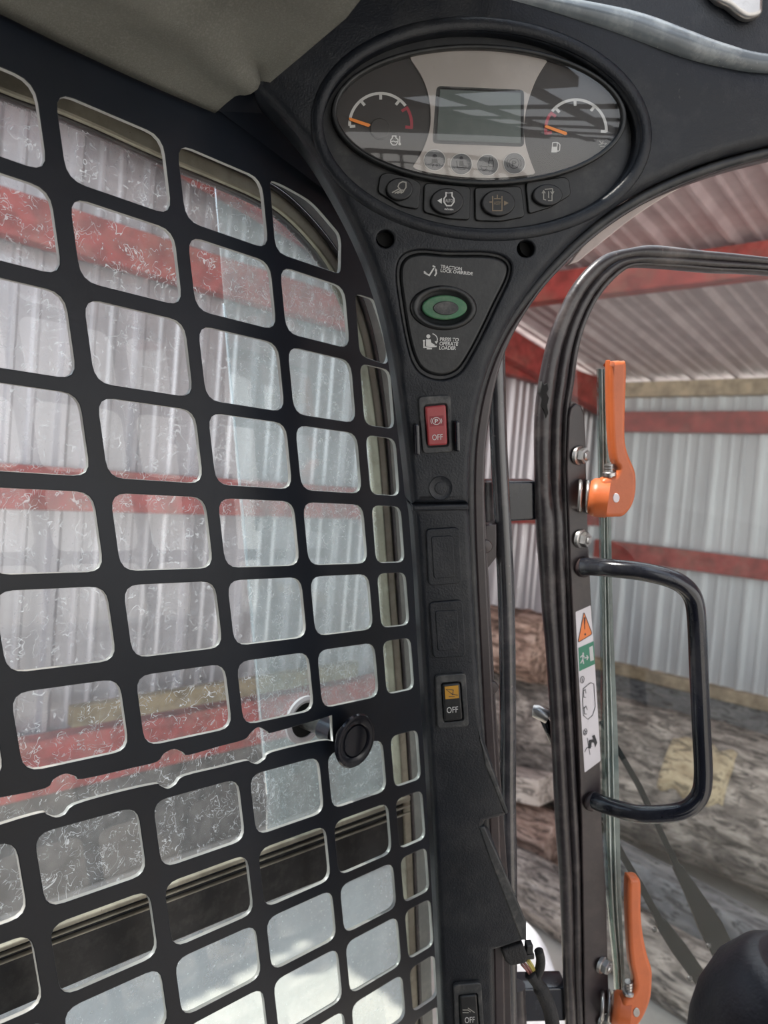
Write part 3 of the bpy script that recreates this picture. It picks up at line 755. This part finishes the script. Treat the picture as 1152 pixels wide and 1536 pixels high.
def work_sym(h):
    return strokes(CP, [[(694, 1515), (702, 1515), (706, 1518)], [(702, 1512), (712, 1519)], [(694, 1519), (703, 1519)]], 1.2, h)
rocker([(680, 1478), (722, 1474), (727, 1556), (684, 1560)], [(688, 1493), (716, 1490), (720, 1548), (691, 1551)],
       'black rocker switch at the foot of the pillar, half out of frame', M_con2, .0, off=[(697, 1526), (712, 1525), (712, 1534), (697.5, 1535)], sym=work_sym, symmat=M_printd)

# ================================================================== INSTRUMENT CLUSTER
ic = thing('instrument_cluster', 'oval instrument cluster with two gauges, grey screen and four buttons', 'instrument cluster', CP.P(720, 335, -.012))
finish('back_plate', slab(CP, [ellipse((720, 194), 238, 150, 4)], -.020, -.0095, .001), M_dark, ic, 35)
lens_o = ellipse((719, 171), 222, 106, 1.5, 90); lens_i = ellipse((719, 171), 214, 99, 1.5, 90)
finish('lens_rim', slab(CP, [lens_o, lens_i], -.010, -.0030, .0012, 3), M_con2, ic, 35)
finish('gauge_face', slab(CP, [lens_i], -.0100, -.0085, 0), M_face, ic)
def arcpts(pts, n=8): return catmull(pts, n=n)
def lens_y(x, s, k=0):
    a, b = 211, 96; u = (x-719)/a
    return 171 + (x-719)*.026 + s*b*math.sqrt(max(0, 1-u*u)) + k
lf = arcpts([(615, 88), (634, 118), (644, 152), (645, 188), (635, 222), (619, 250)]); rt = arcpts([(822, 90), (805, 118), (793, 150), (787, 180), (787, 207), (793, 232), (803, 259)])
topa = [(x, lens_y(x, -1)) for x in range(620, 816, 8)]; bota = [(x, lens_y(x, 1)) for x in range(800, 622, -8)]
lcd = fillet([(656, 130), (785, 136), (785, 219), (650, 214)], 6, 4); lcd_i = [(660, 134), (781, 139.5), (781, 215), (655, 210)]
plate = finish('centre_plate', slab(CP, [[(615, lens_y(615, -1))]+topa+[(818, lens_y(818, -1))]+rt[1:]+bota+lf[::-1][:-1], lcd], -.0086, -.0072, .0003), M_silver, ic)
scr = finish('screen', slab(CP, [lcd], -.0084, -.0082, 0), M_dark, ic)
finish('screen_glass', slab(CP, [lcd_i], -.0083, -.0078, 0), M_lcd, scr)
finish('screen_border', strokes(CP, [lcd+[lcd[0]]], 2.4, -.0070), M_bezelg, scr)
HF = -.0069
inds = [(652, 240), (692, 246), (731.5, 247.5), (771.5, 245)]
for i, (x, y) in enumerate(inds):
    b_ = finish('indicator_lamp', slab(CP, [ellipse((x, y), 15.6, 15.3, n=36)], -.0076, -.0069, .0002), M_ind, ic)
    finish('indicator_ring', strokes(CP, [ellipse((x, y), 16.2, 15.9, 0, 36)+[ellipse((x, y), 16.2, 15.9, 0, 36)[0]]], .9, -.0068), M_print, b_)
    h = -.0067
    if i == 0: mm = join([flat(CP, [ellipse((652, 234), 3.4, 3, n=14), [(648, 238), (656, 238), (657, 244), (647, 244)]], h), strokes(CP, [[(645, 246), (652, 243.5), (660, 246.5)], [(650, 246), (649, 251)], [(655, 246), (656, 251)]], 1.3, h)])
    elif i == 1: mm = join([flat(CP, [ellipse((692, 237), 2.8, 2.8, n=12), [(689, 241), (695, 241), (696, 249), (689, 249)]], h), strokes(CP, [[(685, 241), (686, 251), (700, 251)], [(688, 254), (698, 254)], [(695, 249), (700, 249)]], 1.4, h)])
    elif i == 2: mm = strokes(CP, [[(720, 249), (731, 250), (729, 254), (726, 256), (720, 249)], [(733, 241), (740, 241), (740, 250), (733, 250), (733, 241)], [(734.5, 241), (734.5, 236), (738.5, 236), (738.5, 241)]], 1.1, h)
    else: mm = join([strokes(CP, [ellipse((771, 245), 7.5, 7.5, 0, 20)+[ellipse((771, 245), 7.5, 7.5, 0, 20)[0]], ellipse((771, 245), 10.5, 10.5, 0, 8, 145, 215), ellipse((771, 245), 10.5, 10.5, 0, 8, -35, 35)], 1.1, h), text(CP, 'P', [(768, 241), (774.5, 241), (774.5, 249.5), (768, 249.5)], h, .02)])
    finish('symbol', mm, M_printb, b_)
HG = -.0082
def A(c, r, d, k=1): return (c[0]+r*k*math.cos(math.radians(d)), c[1]-r*k*math.sin(math.radians(d)))
def gauge(c, r, w0, w1, r0, r1, ticks, endw, endr, name, lab):
    g = finish(name, slab(CP, [ellipse(c, 55, 52, 0, 48)], -.0088, -.00835, 0), M_face, ic)
    arc = [A(c, r, w0+(w1-w0)*i/24) for i in range(25)]
    L1 = [arc] + [[A(c, r, t), A(c, r*.80, t)] for t in ticks] + [[A(c, r, endw), A(c, r*.82, endw)]]
    finish('scale_arc', strokes(CP, L1, 4.2, HG), M_print, g)
    arc = [A(c, r, r0+(r1-r0)*i/10) for i in range(11)]
    finish('warning_arc', strokes(CP, [arc] + [[A(c, r*1.03, t), A(c, r*.80, t)] for t in endr], 4.4, HG), M_gred, g)
    return g
gc = (571, 186.5)
g1 = gauge(gc, 46.5, 183, 37, 34, -8, [130, 90, 52], 184, [32, -6], 'temperature_gauge', '')
finish('needle', slab(CP, [[(523, 177), (525, 181), (553, 190.5), (556, 187), (554, 185.5), (525, 176)]], -.0076, -.0070, .0002), M_needle, g1)
finish('needle_hub', lathe(CP.P(569.5, 194.5, -.0088), CP.N, [(.0068, 0), (.0068, .0022), (.0062, .0027), (.001, .0028)], 32), M_face, g1, 35)
gc2 = (864, 195)
g2_ = gauge(gc2, 45.5, 142, -4, 188, 148, [133, 92, 52], -3, [186, 146], 'fuel_gauge', '')
finish('needle', slab(CP, [[(818, 188), (817, 191), (848, 202.5), (851, 201), (850, 198), (820, 187.5)]], -.0076, -.0070, .0002), M_needle, g2_)
eng = [[(589.5, 204), (594, 204), (594, 207), (597, 209), (597, 213), (594, 217.5), (589, 217.5), (586, 214), (586, 210), (588.5, 207), (588.5, 204), (589.5, 204)], [(587, 212.5), (590, 211.5), (593, 213), (596, 212)], [(599.6, 204), (599.6, 217)]]
finish('symbol', join([strokes(CP, eng, 1.4, HG), flat(CP, [ellipse((599.5, 216), 2.1, 2.1, n=10)], HG)]), M_print, g1)
fu = [[(829, 214), (836, 213.5), (835, 228), (827.5, 228), (829, 214)], [(837, 214), (840, 217), (839.5, 225), (837, 227), (835, 225)]]
finish('symbol', join([strokes(CP, fu, 1.2, HG), flat(CP, [[(828.5, 220), (835.5, 220), (835, 228.5), (827, 228.5)]], HG)]), M_print, g2_)
sm = [[(899, 211), (903, 216), (898, 217)], [(905, 211), (903, 215), (910, 215), (906, 218)], [(900, 219.5), (907, 219.5)]]
finish('symbol', strokes(CP, sm, 1.1, HG), M_printd, g2_)
# domed lens cover
LN = 26; V = []; F = []
for i in range(LN+1):
    t = i/LN
    for k in range(90):
        a = 2*math.pi*k/90
        x = 719 + 214*t*math.cos(a)*1.0; y = 171 + 99*t*math.sin(a) + 214*t*math.cos(a)*.026
        V.append(CP.P(x, y, -.0048 + .0030*(1-t*t)) if t > 0 or k == 0 else CP.P(719, 171, -.0018))
for i in range(LN):
    for k in range(90): F.append((i*90+k, i*90+(k+1) % 90, (i+1)*90+(k+1) % 90, (i+1)*90+k))
lens = finish('lens', new_mesh(V, F), M_lens, ic, True)
# four buttons
BH = -.0090
panels = [[(570, 262), (583, 258), (622, 268), (632, 276), (628, 314), (600, 309), (566, 288)], [(641, 274), (702, 279), (706, 283), (705, 330), (672, 328), (635, 318), (636, 278)], [(714, 281), (778, 279), (783, 283), (788, 325), (752, 332), (713, 331), (712, 285)], [(790, 273), (846, 265), (854, 269), (857, 292), (826, 311), (793, 321), (789, 281)]]
bcent = [((599.5, 283), 20.5, 17), ((671, 301.5), 25, 20), ((748, 304), 25.5, 20), ((822, 292), 22.5, 16.5)]
syms = [
    (strokes(CP, [[(601, 285), (597, 280), (599, 275), (604, 272.5), (609, 273.5), (609, 281), (606, 285.5), (601, 285)], [(599, 283), (588, 289)], [(601, 285.5), (592, 290)], [(603, 287), (596, 290)], [(606, 287), (601, 290)]], 1.7, -.0035), M_printd),
    (join([strokes(CP, [[(668, 289), (678, 289), (678, 294), (681, 298), (681, 303), (677, 308.5), (670, 308.5), (666, 303), (666, 298), (669, 294), (669, 289), (668, 289)]], 1.9, -.0035), flat(CP, [[(656, 301), (663, 297), (662.5, 305.5)]], -.0035), text(CP, 'AUTO', [(668, 298.5), (679, 298.5), (679, 303.5), (668, 303.5)], -.0035, .0), text(CP, 'n/min', [(667, 311.5), (680, 312.5), (680, 315.5), (667, 315)], -.0035, .02)]), M_print),
    (join([strokes(CP, [[(739, 294), (739, 316), (753, 316), (753, 294)], [(746, 292), (746, 298)], [(741, 298), (751, 298)], [(734, 303), (738, 303)]], 1.5, -.0035), flat(CP, [[(756, 301), (763, 304.5), (756, 308.5)]], -.0035), text(CP, 'ASSY', [(741, 302), (751.5, 302), (751, 307), (741, 307)], -.0035, .0)]), M_printg),
    (strokes(CP, [[(817, 284), (829, 283)], [(829, 283), (828.5, 290)], [(815.5, 288), (815.5, 299), (819, 300)], [(823, 287), (823, 297)], [(828, 292), (828, 301), (822, 301)], [(813, 290), (815.5, 286), (818, 290)], [(826, 287), (828.5, 291), (831, 287)]], 1.4, -.0035), M_printd)]
for (pnl, (bc, ba, bb), (sm_, mt)) in zip(panels, bcent, syms):
    b_ = finish('button_pad', slab(CP, [fillet(pnl, 6, 4)], -.0100, -.0072, .0007, 2), M_con2, ic, 35)
    finish('button_dome', slab(CP, [ellipse(bc, ba, bb, 0, 40)], -.0075, -.0038, .0012, 3), M_dark, b_, 35)
    finish('symbol', sm_, mt, b_)

# ================================================================== DOOR OPENING FRAME beside the console
FPn = Plane(EYE + ray(740, 760)*.585, CU, CV)
op = structure('trim_2', FPn.P(740, 1200))
arch = [(744, 1560), (742, 1430), (738, 1300), (733, 1180), (727, 1080), (721, 960), (716, 860), (713, 780), (713, 700), (718, 640), (730, 580), (752, 520), (785, 465), (830, 410), (885, 357), (945, 314), (1010, 280), (1080, 254), (1152, 234), (1280, 205)]
def off_path(path, d):
    out = []; f = d if callable(d) else None
    for i, p in enumerate(path):
        a = Vector(path[max(i-1, 0)]); b = Vector(path[min(i+1, len(path)-1)]); t = (b-a).normalized()
        if f: d = f(p)
        out.append((p[0]-t.y*d, p[1]+t.x*d))
    return out
A0 = catmull(arch, n=4)
finish('inner_seal', slab(FPn, [A0+off_path(A0, -14)[::-1]], -.015, .004, .003, 3), M_dark, op, 35)
a1 = off_path(A0, 9); a0 = off_path(A0, -2)
finish('frame_flange', slab(FPn, [a0+off_path(A0, lambda p: 15 if p[1] > 620 else max(3.5, 15-(620-p[1])*.06))[::-1]], -.022, -.002, .002, 2), M_doorp, op, 35)
a2 = catmull([(1290, 225), (1152, 240), (1066, 262), (1010, 288), (951, 326), (905, 362), (868, 392)], n=4)
a3 = catmull([(852, 398), (875, 368), (905, 338), (960, 296), (1030, 262), (1100, 240), (1290, 205)], n=4)
finish('outer_reveal', slab(FPn, [a2+a3], -.028, -.020, .001), M_reveal, op)
fb = Plane(FPn.O - FPn.N*.02, CU, CV)
finish('frame_strip', slab(fb, [[(712, 745), (727, 745), (733, 860), (738, 950), (743, 1040), (750, 1150), (762, 1310), (768, 1560), (744, 1560), (742, 1400), (735, 1240), (727, 1080), (716, 900)]], -.01, .0, .001), M_doorp, op)
for x, y in ((728, 819), (737, 1030)):
    finish('bolt', lathe(fb.P(x, y, 0), fb.N, [(.0055, 0), (.0055, .002), (.0045, .0035), (.001, .004)], 20), M_doorp, op, 35)
finish('outer_bracket', slab(fb, [[(728, 788), (745, 786), (745, 836), (730, 855)]], -.045, -.030, .001), M_doorp, op)
# pillar rail (vertical bowed tube outside the pillar)
RP = Plane(EYE + ray(755, 900)*.66, CU, CV)
pr_ = finish('grab_rail', tube([RP.P(x, y) for x, y in catmull([(744, 520), (745, 560), (747, 640), (751, 730), (756, 820), (760, 927), (762, 1088), (762, 1200), (764, 1330), (764, 1480), (764, 1600)], n=5)], .0072, 18), M_tube, smooth=True)
tag(pr_, 'bowed vertical black tube standing between the pillar and the open door', 'rail')

# ================================================================== OPEN DOOR
DU = camvec(.989, .074, .138); DV = -camvec(.06, .985, .16)
DP = Plane(EYE + ray(840, 750)*.72, DU, DV)
door = thing('cab_door', 'open glass cab door with black rubber edged frame', 'door', DP.P(870, 1700))
do = [(1300, 402), (1152, 386), (1077, 378), (980, 372), (941, 374), (898, 389), (862, 425), (837, 472), (819, 522), (807, 583), (802, 636), (802, 708), (807, 780), (812, 900), (819, 977), (827, 1106), (833, 1230), (839, 1315), (844, 1447), (848, 1536), (852, 1700)]
di = [(1300, 424), (1152, 409), (1077, 406), (1009, 400), (959, 398), (934, 407), (905, 436), (884, 472), (869, 518), (861, 572), (854, 619), (852, 708), (854, 815), (859, 900), (861, 977), (869, 1106), (876, 1230), (879, 1315), (880, 1447), (882, 1536), (886, 1700)]
DO = catmull(do, n=5); DI = catmull(di, n=5)
def lerp_path(t): return [(a[0]+(b[0]-a[0])*t, a[1]+(b[1]-a[1])*t) for a, b in zip(DO, DI)]
def taper(pl, t, h, k, squash=1):                      # round profile of the seal following the door edge
    P_ = lerp_path(t); a = [pl.P(*p, h) for p in P_]
    rr = [(pl.P(*p, h)-pl.P(*q, h)).length*k for p, q in zip(DO, DI)]
    return tube(a, rr, 14, squash=squash, up=pl.N)
finish('frame_tube', slab(DP, [lerp_path(.30)+lerp_path(.98)[::-1]], -.022, -.002, .002, 2), M_doorp, door, 35)
finish('edge_seal', taper(DP, .24, .0, .24), M_rub, door, True)
finish('edge_seal', taper(DP, .62, .0, .17, 1.0), M_rub, door, True)
finish('inner_seal', taper(DP, .90, -.002, .10), M_rub, door, True)
finish('seal_groove', slab(DP, [lerp_path(.42)+lerp_path(.5)[::-1]], -.002, .001, 0), M_hole, door)
# worn gash in the seal
finish('seal_tear', slab(DP, [[(813, 572), (817, 577), (821, 574), (823, 584), (820, 590), (824, 597), (821, 608), (823, 620), (819, 628), (816, 616), (812, 609), (814, 598), (810, 590)]], .001, .0088, .0008), M_hole, door)
glass_pl = [(x+1.5, y+1.5) for x, y in lerp_path(1.0)]
finish('glass', slab(DP, [lerp_path(.95)+[(1700, 1700), (1700, 440)]], -.012, -.008, 0), M_dglass, door)
# greenish edge of the glass sheets
gl_l = [(898, 553), (903, 900), (905, 1106), (911, 1332), (923, 1459), (928, 1600)]; gl_r = [(914, 554), (919, 900), (927, 1106), (932, 1332), (937, 1459), (942, 1600)]
def gl(t): return catmull([(a[0]+(b[0]-a[0])*t, a[1]+(b[1]-a[1])*t) for a, b in zip(gl_l, gl_r)], n=4)
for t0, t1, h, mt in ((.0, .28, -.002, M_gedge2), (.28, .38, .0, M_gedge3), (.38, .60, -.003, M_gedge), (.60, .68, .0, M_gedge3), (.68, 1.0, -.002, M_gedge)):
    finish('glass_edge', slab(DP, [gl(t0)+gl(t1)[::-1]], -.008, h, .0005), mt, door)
plp = [(853, 625), (856, 612), (864, 605), (872, 609), (877, 622), (879, 672), (882, 798), (887, 900), (891, 977), (899, 1106), (904, 1260), (909, 1332), (913, 1479), (918, 1700), (880, 1700), (876, 1447), (872, 1230), (862, 1000), (855, 850), (850, 700)]
mp_ = finish('mounting_plate', slab(DP, [plp], -.004, .0045, .0012), M_doorp, door, 35)
HP = .0045
def hexnut(x, y):
    c = DP.P(x, y, HP); ax_ = (DP.N*.45 + DP.U*.9).normalized(); ax_ = (DP.N*.8+DP.U*.6).normalized()
    w_ = lathe(c, ax_, [(.0092, -.002), (.0092, .0012), (.0082, .0018)], 28)
    n_ = lathe(c+ax_*.0014, ax_, [(.0074, 0), (.0074, .0050), (.0064, .0062)], 6)
    s_ = lathe(c+ax_*.006, ax_, [(.0040, 0), (.0040, .0024), (.0030, .0034)], 16)
    o = finish('nut', n_, M_steel, mp_, 20)
    finish('washer', w_, M_steel, mp_, 35); finish('stud', s_, M_steel, mp_, 35)
for x, y in ((869, 683), (872, 808), (904, 1447), (906, 1530)): hexnut(x, y)
# grab handle
gh = [(874, 850, .008), (886, 850, .014), (915, 852, .030), (960, 857, .046), (1000, 866, .055), (1025, 878, .058), (1040, 898, .058), (1045, 930, .058), (1048, 1000, .058), (1052, 1090, .058), (1055, 1160, .058), (1050, 1192, .058), (1032, 1212, .057), (1003, 1220, .052), (960, 1221, .042), (925, 1213, .026), (902, 1205, .014), (890, 1200, .006)]
finish('grab_handle', tube([DP.P(x, y, h) for x, y, h in catmull(gh, n=6)], .0084, 20), M_gloss, door, True)['label'] = 'glossy black bent tube grab handle'
finish('handle_weld', join([lathe(DP.P(876, 850, HP), (DP.N+DP.U*.5).normalized(), [(.0105, -.001), (.0098, .003), (.0075, .005)], 20), lathe(DP.P(888, 1201, HP), (DP.N+DP.U*.5).normalized(), [(.0105, -.001), (.0098, .003), (.0075, .005)], 20)]), M_doorp, door, True)
# warning sticker
st = finish('warning_sticker', slab(DP, [fillet([(863.5, 918), (886, 908), (891, 975), (899, 1106), (901, 1141), (877, 1159), (872, 1080), (866, 975)], 1.5, 2)], HP, HP+.0003, 0), M_stk, door)
HS = HP+.0005
finish('sticker_field', flat(DP, [[(867.5, 972), (890.5, 961.5), (892.5, 996), (869, 1007)]], HS), M_stkg, st)
finish('sticker_triangle', flat(DP, [fillet([(876, 918), (888.5, 951), (867, 964)], 3, 3)], HS), M_stko, st)
finish('sticker_print', join([strokes(DP, [fillet([(876, 918), (888.5, 951), (867, 964)], 3, 3)+[fillet([(876, 918), (888.5, 951), (867, 964)], 3, 3)[0]],
    [(876.5, 928), (877.2, 944)], ellipse((873.5, 1019.5), 2.8, 5, 10, 16)+[ellipse((873.5, 1019.5), 2.8, 5, 10, 16)[0]], [(873.5, 1017), (873.5, 1022.5)],
    ellipse((878, 1098), 2.5, 4.8, 10, 16)+[ellipse((878, 1098), 2.5, 4.8, 10, 16)[0]], [(876.5, 1096), (879, 1097), (876.8, 1100.5), (879.5, 1100)],
    [(875, 1033), (886, 1024), (891, 1026), (893, 1060), (889, 1073), (882, 1079), (875, 1073), (874, 1050), (875, 1033)],
    [(875, 1035), (876, 1046), (879, 1046)], [(875, 1037), (878, 1034), (879, 1040)], [(876, 1060), (877, 1071), (880, 1071)], [(876, 1063), (879, 1059), (881, 1065)],
    [(881, 1107), (885, 1132)], [(877, 1128), (880, 1122), (888, 1119)]], .9, HS+.0002),
    flat(DP, [ellipse((877.8, 951.5), 1.3, 1.8, n=8), [(888, 1104), (892, 1102), (896, 1114), (893, 1121), (891, 1114), (883, 1113), (884, 1110), (890, 1109)], [(884, 1112), (888, 1113), (886, 1123), (882, 1122)], [(875.6, 926), (878.2, 926), (877.4, 938)]], HS+.0002)]), M_printb, st)
finish('sticker_exit_print', join([flat(DP, [[(883.8, 971), (889, 968.5), (891, 990), (885.5, 992)], ellipse((874.8, 980.5), 1.3, 2, n=10)], HS+.0002),
    strokes(DP, [[(870.5, 986), (874.5, 982.5), (876.5, 985.5)], [(874.5, 983), (874.3, 989), (875.5, 996)], [(874.3, 989), (871, 995)], [(876.5, 987), (882, 986)], [(880, 983), (882.3, 986), (880.3, 990)]], 1.6, HS+.0002)]), M_print, st)
# door stop bolt on the outside edge
db = finish('stop_bolt', tube([DP.P(801, 1066, -.020), DP.P(806, 1067, -.018), DP.P(822, 1076, -.014)], [.0065, .0072, .0066], 18), M_steel, door, 35)
finish('stop_arm', tube([DP.P(815, 1076, -.02), DP.P(822, 1092, -.02), DP.P(830, 1112, -.016)], .0045, 12), M_gloss, door, True)

# latch levers
def lever(outline, hub_c, spring_c, pin, stud, label, k=1.0, h0=.018):
    t = thing('latch_lever', label, 'latch lever', DP.P(spring_c[0], spring_c[1], HP))
    body = catmull(outline, True, 4)
    lv = finish('lever_body', slab(DP, [body], h0, h0+.014, .0040, 4), M_orange, t, 35)
    ax_ = (DP.U*.90+DP.N*.38).normalized()
    c = DP.P(hub_c[0], hub_c[1], h0+.004)
    r = .0178
    finish('hub', lathe(c - ax_*.011, ax_, [(.001, 0), (r*.80, .0), (r*.97, .003), (r, .007), (r*.99, .017)], 40), M_orange, t, 40)
    s = DP.P(spring_c[0], spring_c[1], HP+.002)
    pts = []
    for i in range(int(2.6*20)+1):
        a = 2*math.pi*i/20; pts.append(s - ax_*.002 + ax_*(.0068*i/20) + (DP.V*math.cos(a)+DP.N.cross(DP.V).normalized()*0 + ax_.cross(DP.V).normalized()*math.sin(a))*.0142)
    finish('spring', tube(pts, .0019, 8), M_steel, t, True)
    finish('pin', slab(DP, [ellipse(pin, 5, 7, 0, 24)], h0+.0135, h0+.0147, .0004), M_stk if k == 1 else M_steel, t, 35)
    a = DP.P(stud[0], stud[1]+14, h0+.008); b = DP.P(stud[0], stud[1]-16, h0+.008)
    pts = [a.lerp(b, i/14) for i in range(15)]
    finish('stud', tube(pts, [.0040+(.0004 if i % 2 else 0) for i in range(15)], 16), M_steel, t)
    finish('stud_nut', lathe(a.lerp(b, .42), b-a, [(.0062, 0), (.0062, .0028), (.0052, .0036)], 20), M_steel, t, 30)
    return t
lever([(915, 548), (920, 542), (934, 541), (941, 547), (940, 600), (939, 654), (943, 679), (952, 701), (955.5, 715), (955, 740), (949, 760), (937, 774), (925, 776), (908, 775), (901, 760), (902, 728), (908, 718), (922, 714), (928, 702), (921, 688), (916.5, 636)],
      (902, 747), (871, 744), (924.5, 747), (914, 712), 'upper orange latch lever on the door stile')
lever([(943, 1326), (950, 1319), (960, 1320), (963, 1332), (963, 1370), (966, 1403), (972, 1433), (979, 1456), (979.5, 1475), (977, 1500), (968, 1524), (955, 1543), (938, 1548), (930, 1535), (936, 1505), (946, 1496), (953, 1483), (951, 1465), (947, 1446), (943.5, 1395)],
      (935, 1516), (904, 1506), (955, 1519), (943, 1488), 'lower orange latch lever near the bottom edge', k=0)

# hinge arms linking pillar and door
def hinge(q, label, knuckle):
    t = thing('door_hinge', label, 'hinge', DP.P(q[3][0], q[3][1], -.02))
    finish('hinge_arm', slab2(DP, [fillet(px2(DP, q, -.004), .002, 3)], -.030, -.004, .002, 2), M_gloss, t, 35)
    finish('knuckle', tube([DP.P(knuckle[0], knuckle[1], -.006), DP.P(knuckle[2], knuckle[3], -.006)], .0095, 20), M_rub, t, 35)
    return t
hinge([(729, 722), (806, 722), (808, 780), (731, 784)], 'black upper hinge arm joining pillar and open door', (739, 722, 741, 783))
hinge([(778, 1484), (852, 1482), (856, 1532), (780, 1534)], 'black lower hinge arm behind the wiring loom', (774, 1478, 777, 1550))

# wiring connector and loom
wc = thing('wiring_connector', 'loose black wiring connector with brown and yellow wires under the fin', 'connector', CP.P(770, 1450, -.01))
fbk = Plane(CP.O - CP.N*.012, CU, CV)
finish('plug', slab2(fbk, [fillet(px2(fbk, [(752, 1425), (785, 1416), (793, 1438), (789, 1446), (766, 1450), (758, 1443)], .008), .002, 3)], -.010, .008, .002), M_loom, wc, 35)
for (a, b, mt) in (((782, 1446), (797, 1465), M_wireb), ((786, 1444), (800, 1463), M_wireb), ((790, 1441), (802, 1462), M_wirey), ((792, 1438), (804, 1460), M_wirey)):
    finish('wire', tube([fbk.P(*a), fbk.P((a[0]+b[0])/2+1, (a[1]+b[1])/2), fbk.P(*b)], .0011, 8), mt, wc, True)
finish('loom', tube([fbk.P(x, y) for x, y in catmull([(795, 1460), (806, 1475), (817, 1495), (826, 1520), (832, 1560)], n=6)], [.0050]*8+[.0062]*17, 14), M_loom, wc, True)
finish('branch_tail', tube([fbk.P(x, y) for x, y in catmull([(802, 1470), (809, 1455), (811, 1440), (808, 1426)], n=6)], .0040, 12), M_loom, wc, True)

# ---------------------------------------------------------------- wiper arms outside the door glass
WA = Plane(DP.O - DP.N*.10, DU, DV)
def wiper(path, w, label, pivots):
    t = thing('wiper_arm', label, 'wiper arm', WA.P(path[-1][0], path[-1][1]))
    L_ = off_path(path, 0); l = []; r = []
    for i, p in enumerate(path):
        a = Vector(path[max(i-1, 0)]); b = Vector(path[min(i+1, len(path)-1)]); tt = (b-a).normalized()
        l.append((p[0]-tt.y*w[i]/2, p[1]+tt.x*w[i]/2)); r.append((p[0]+tt.y*w[i]/2, p[1]-tt.x*w[i]/2))
    finish('arm', slab(WA, [l+r[::-1]], -.004, .004, .001), M_wip, t)
    for x, y in pivots: finish('rivet', lathe(WA.P(x, y, .004), WA.N, [(.0035, 0), (.003, .002), (.0015, .003)], 16), M_rub, t, 35)
    return t
wiper([(905, 1085), (960, 1180), (1000, 1265), (1018, 1302), (1019, 1304), (1040, 1340), (1068, 1392), (1092, 1440)], [7, 8, 8, 9, 14, 22, 36, 34], 'right black wiper arm rising from behind the rubber grip', [(1062, 1418)])
wiper([(905, 1225), (935, 1285), (965, 1335), (992, 1385), (994, 1388), (1020, 1425), (1058, 1478)], [9, 10, 10, 11, 18, 24, 22], 'left black wiper arm crossing behind the lower orange lever', [(1034, 1467), (981, 1394)])

# ---------------------------------------------------------------- white lid outside at the lower hinge
LP = Plane(EYE + ray(810, 1470)*1.35, camvec(1, 0, .1), -camvec(0, 1, .3))
lid = finish('white_lid', slab(LP, [catmull([(750, 1455), (775, 1442), (798, 1430), (815, 1440), (832, 1462), (842, 1490), (846, 1580), (745, 1580)], True, 4)], -.08, .0, .01, 3), M_ply, smooth=35)
tag(lid, 'white scuffed rounded cover outside behind the lower hinge', 'cover')

# ---------------------------------------------------------------- rubber grip bottom right, overhead panel and silver catch top right
ga = (-cyd*.93 - cz*.25 + cx*.2).normalized()
Gc = EYE + ray(1172, 1545)*.40
gr = finish('lever_grip', lathe(Gc - ga*.05, ga, [(.030, -.02), (.038, .01), (.0425, .035), (.0430, .050), (.0400, .068), (.0330, .082), (.0240, .090), (.0225, .0895), (.0200, .086), (.0120, .0855), (.001, .0855)], 56), M_grip, smooth=True)
tag(gr, 'dark rounded rubber grip top in the bottom right corner', 'grip')
OP = Plane(EYE + ray(1050, 30)*.60, CU, CV)
ov = finish('overhead_console', slab(OP, [catmull([(790, 0), (900, 20), (950, 34), (1000, 56), (1050, 80), (1100, 94), (1152, 98), (1300, 96)], n=4)+[(1300, -160), (790, -160)]], -.02, .0, .006, 4), M_con, smooth=35)
tag(ov, 'dark overhead panel curving across the top right corner', 'overhead panel')
oc = finish('overhead_catch', slab(OP, [catmull([(1062, -30), (1076, -2), (1094, 8), (1112, 22), (1126, 27), (1142, 22), (1147, 8), (1138, -30)], True, 4)], .0, .010, .004, 4), M_steel, smooth=35)
tag(oc, 'silver metal catch on the overhead panel at the top edge', 'catch')

# ------------------------------------------------------------------ groups of like things
for o in list(S.objects):
    if o.parent is None:
        k = o.name.split('.')[0]
        g = {'rocker_switch': 'rocker switches on the pillar', 'latch_lever': 'orange latch levers on the door', 'door_hinge': 'hinge arms between pillar and door',
             'wiper_arm': 'wiper arms beyond the door glass', 'log': 'logs piled behind the door', 'window_guard': 'grid guards over the side windows'}.get(k)
        if g: o['group'] = g
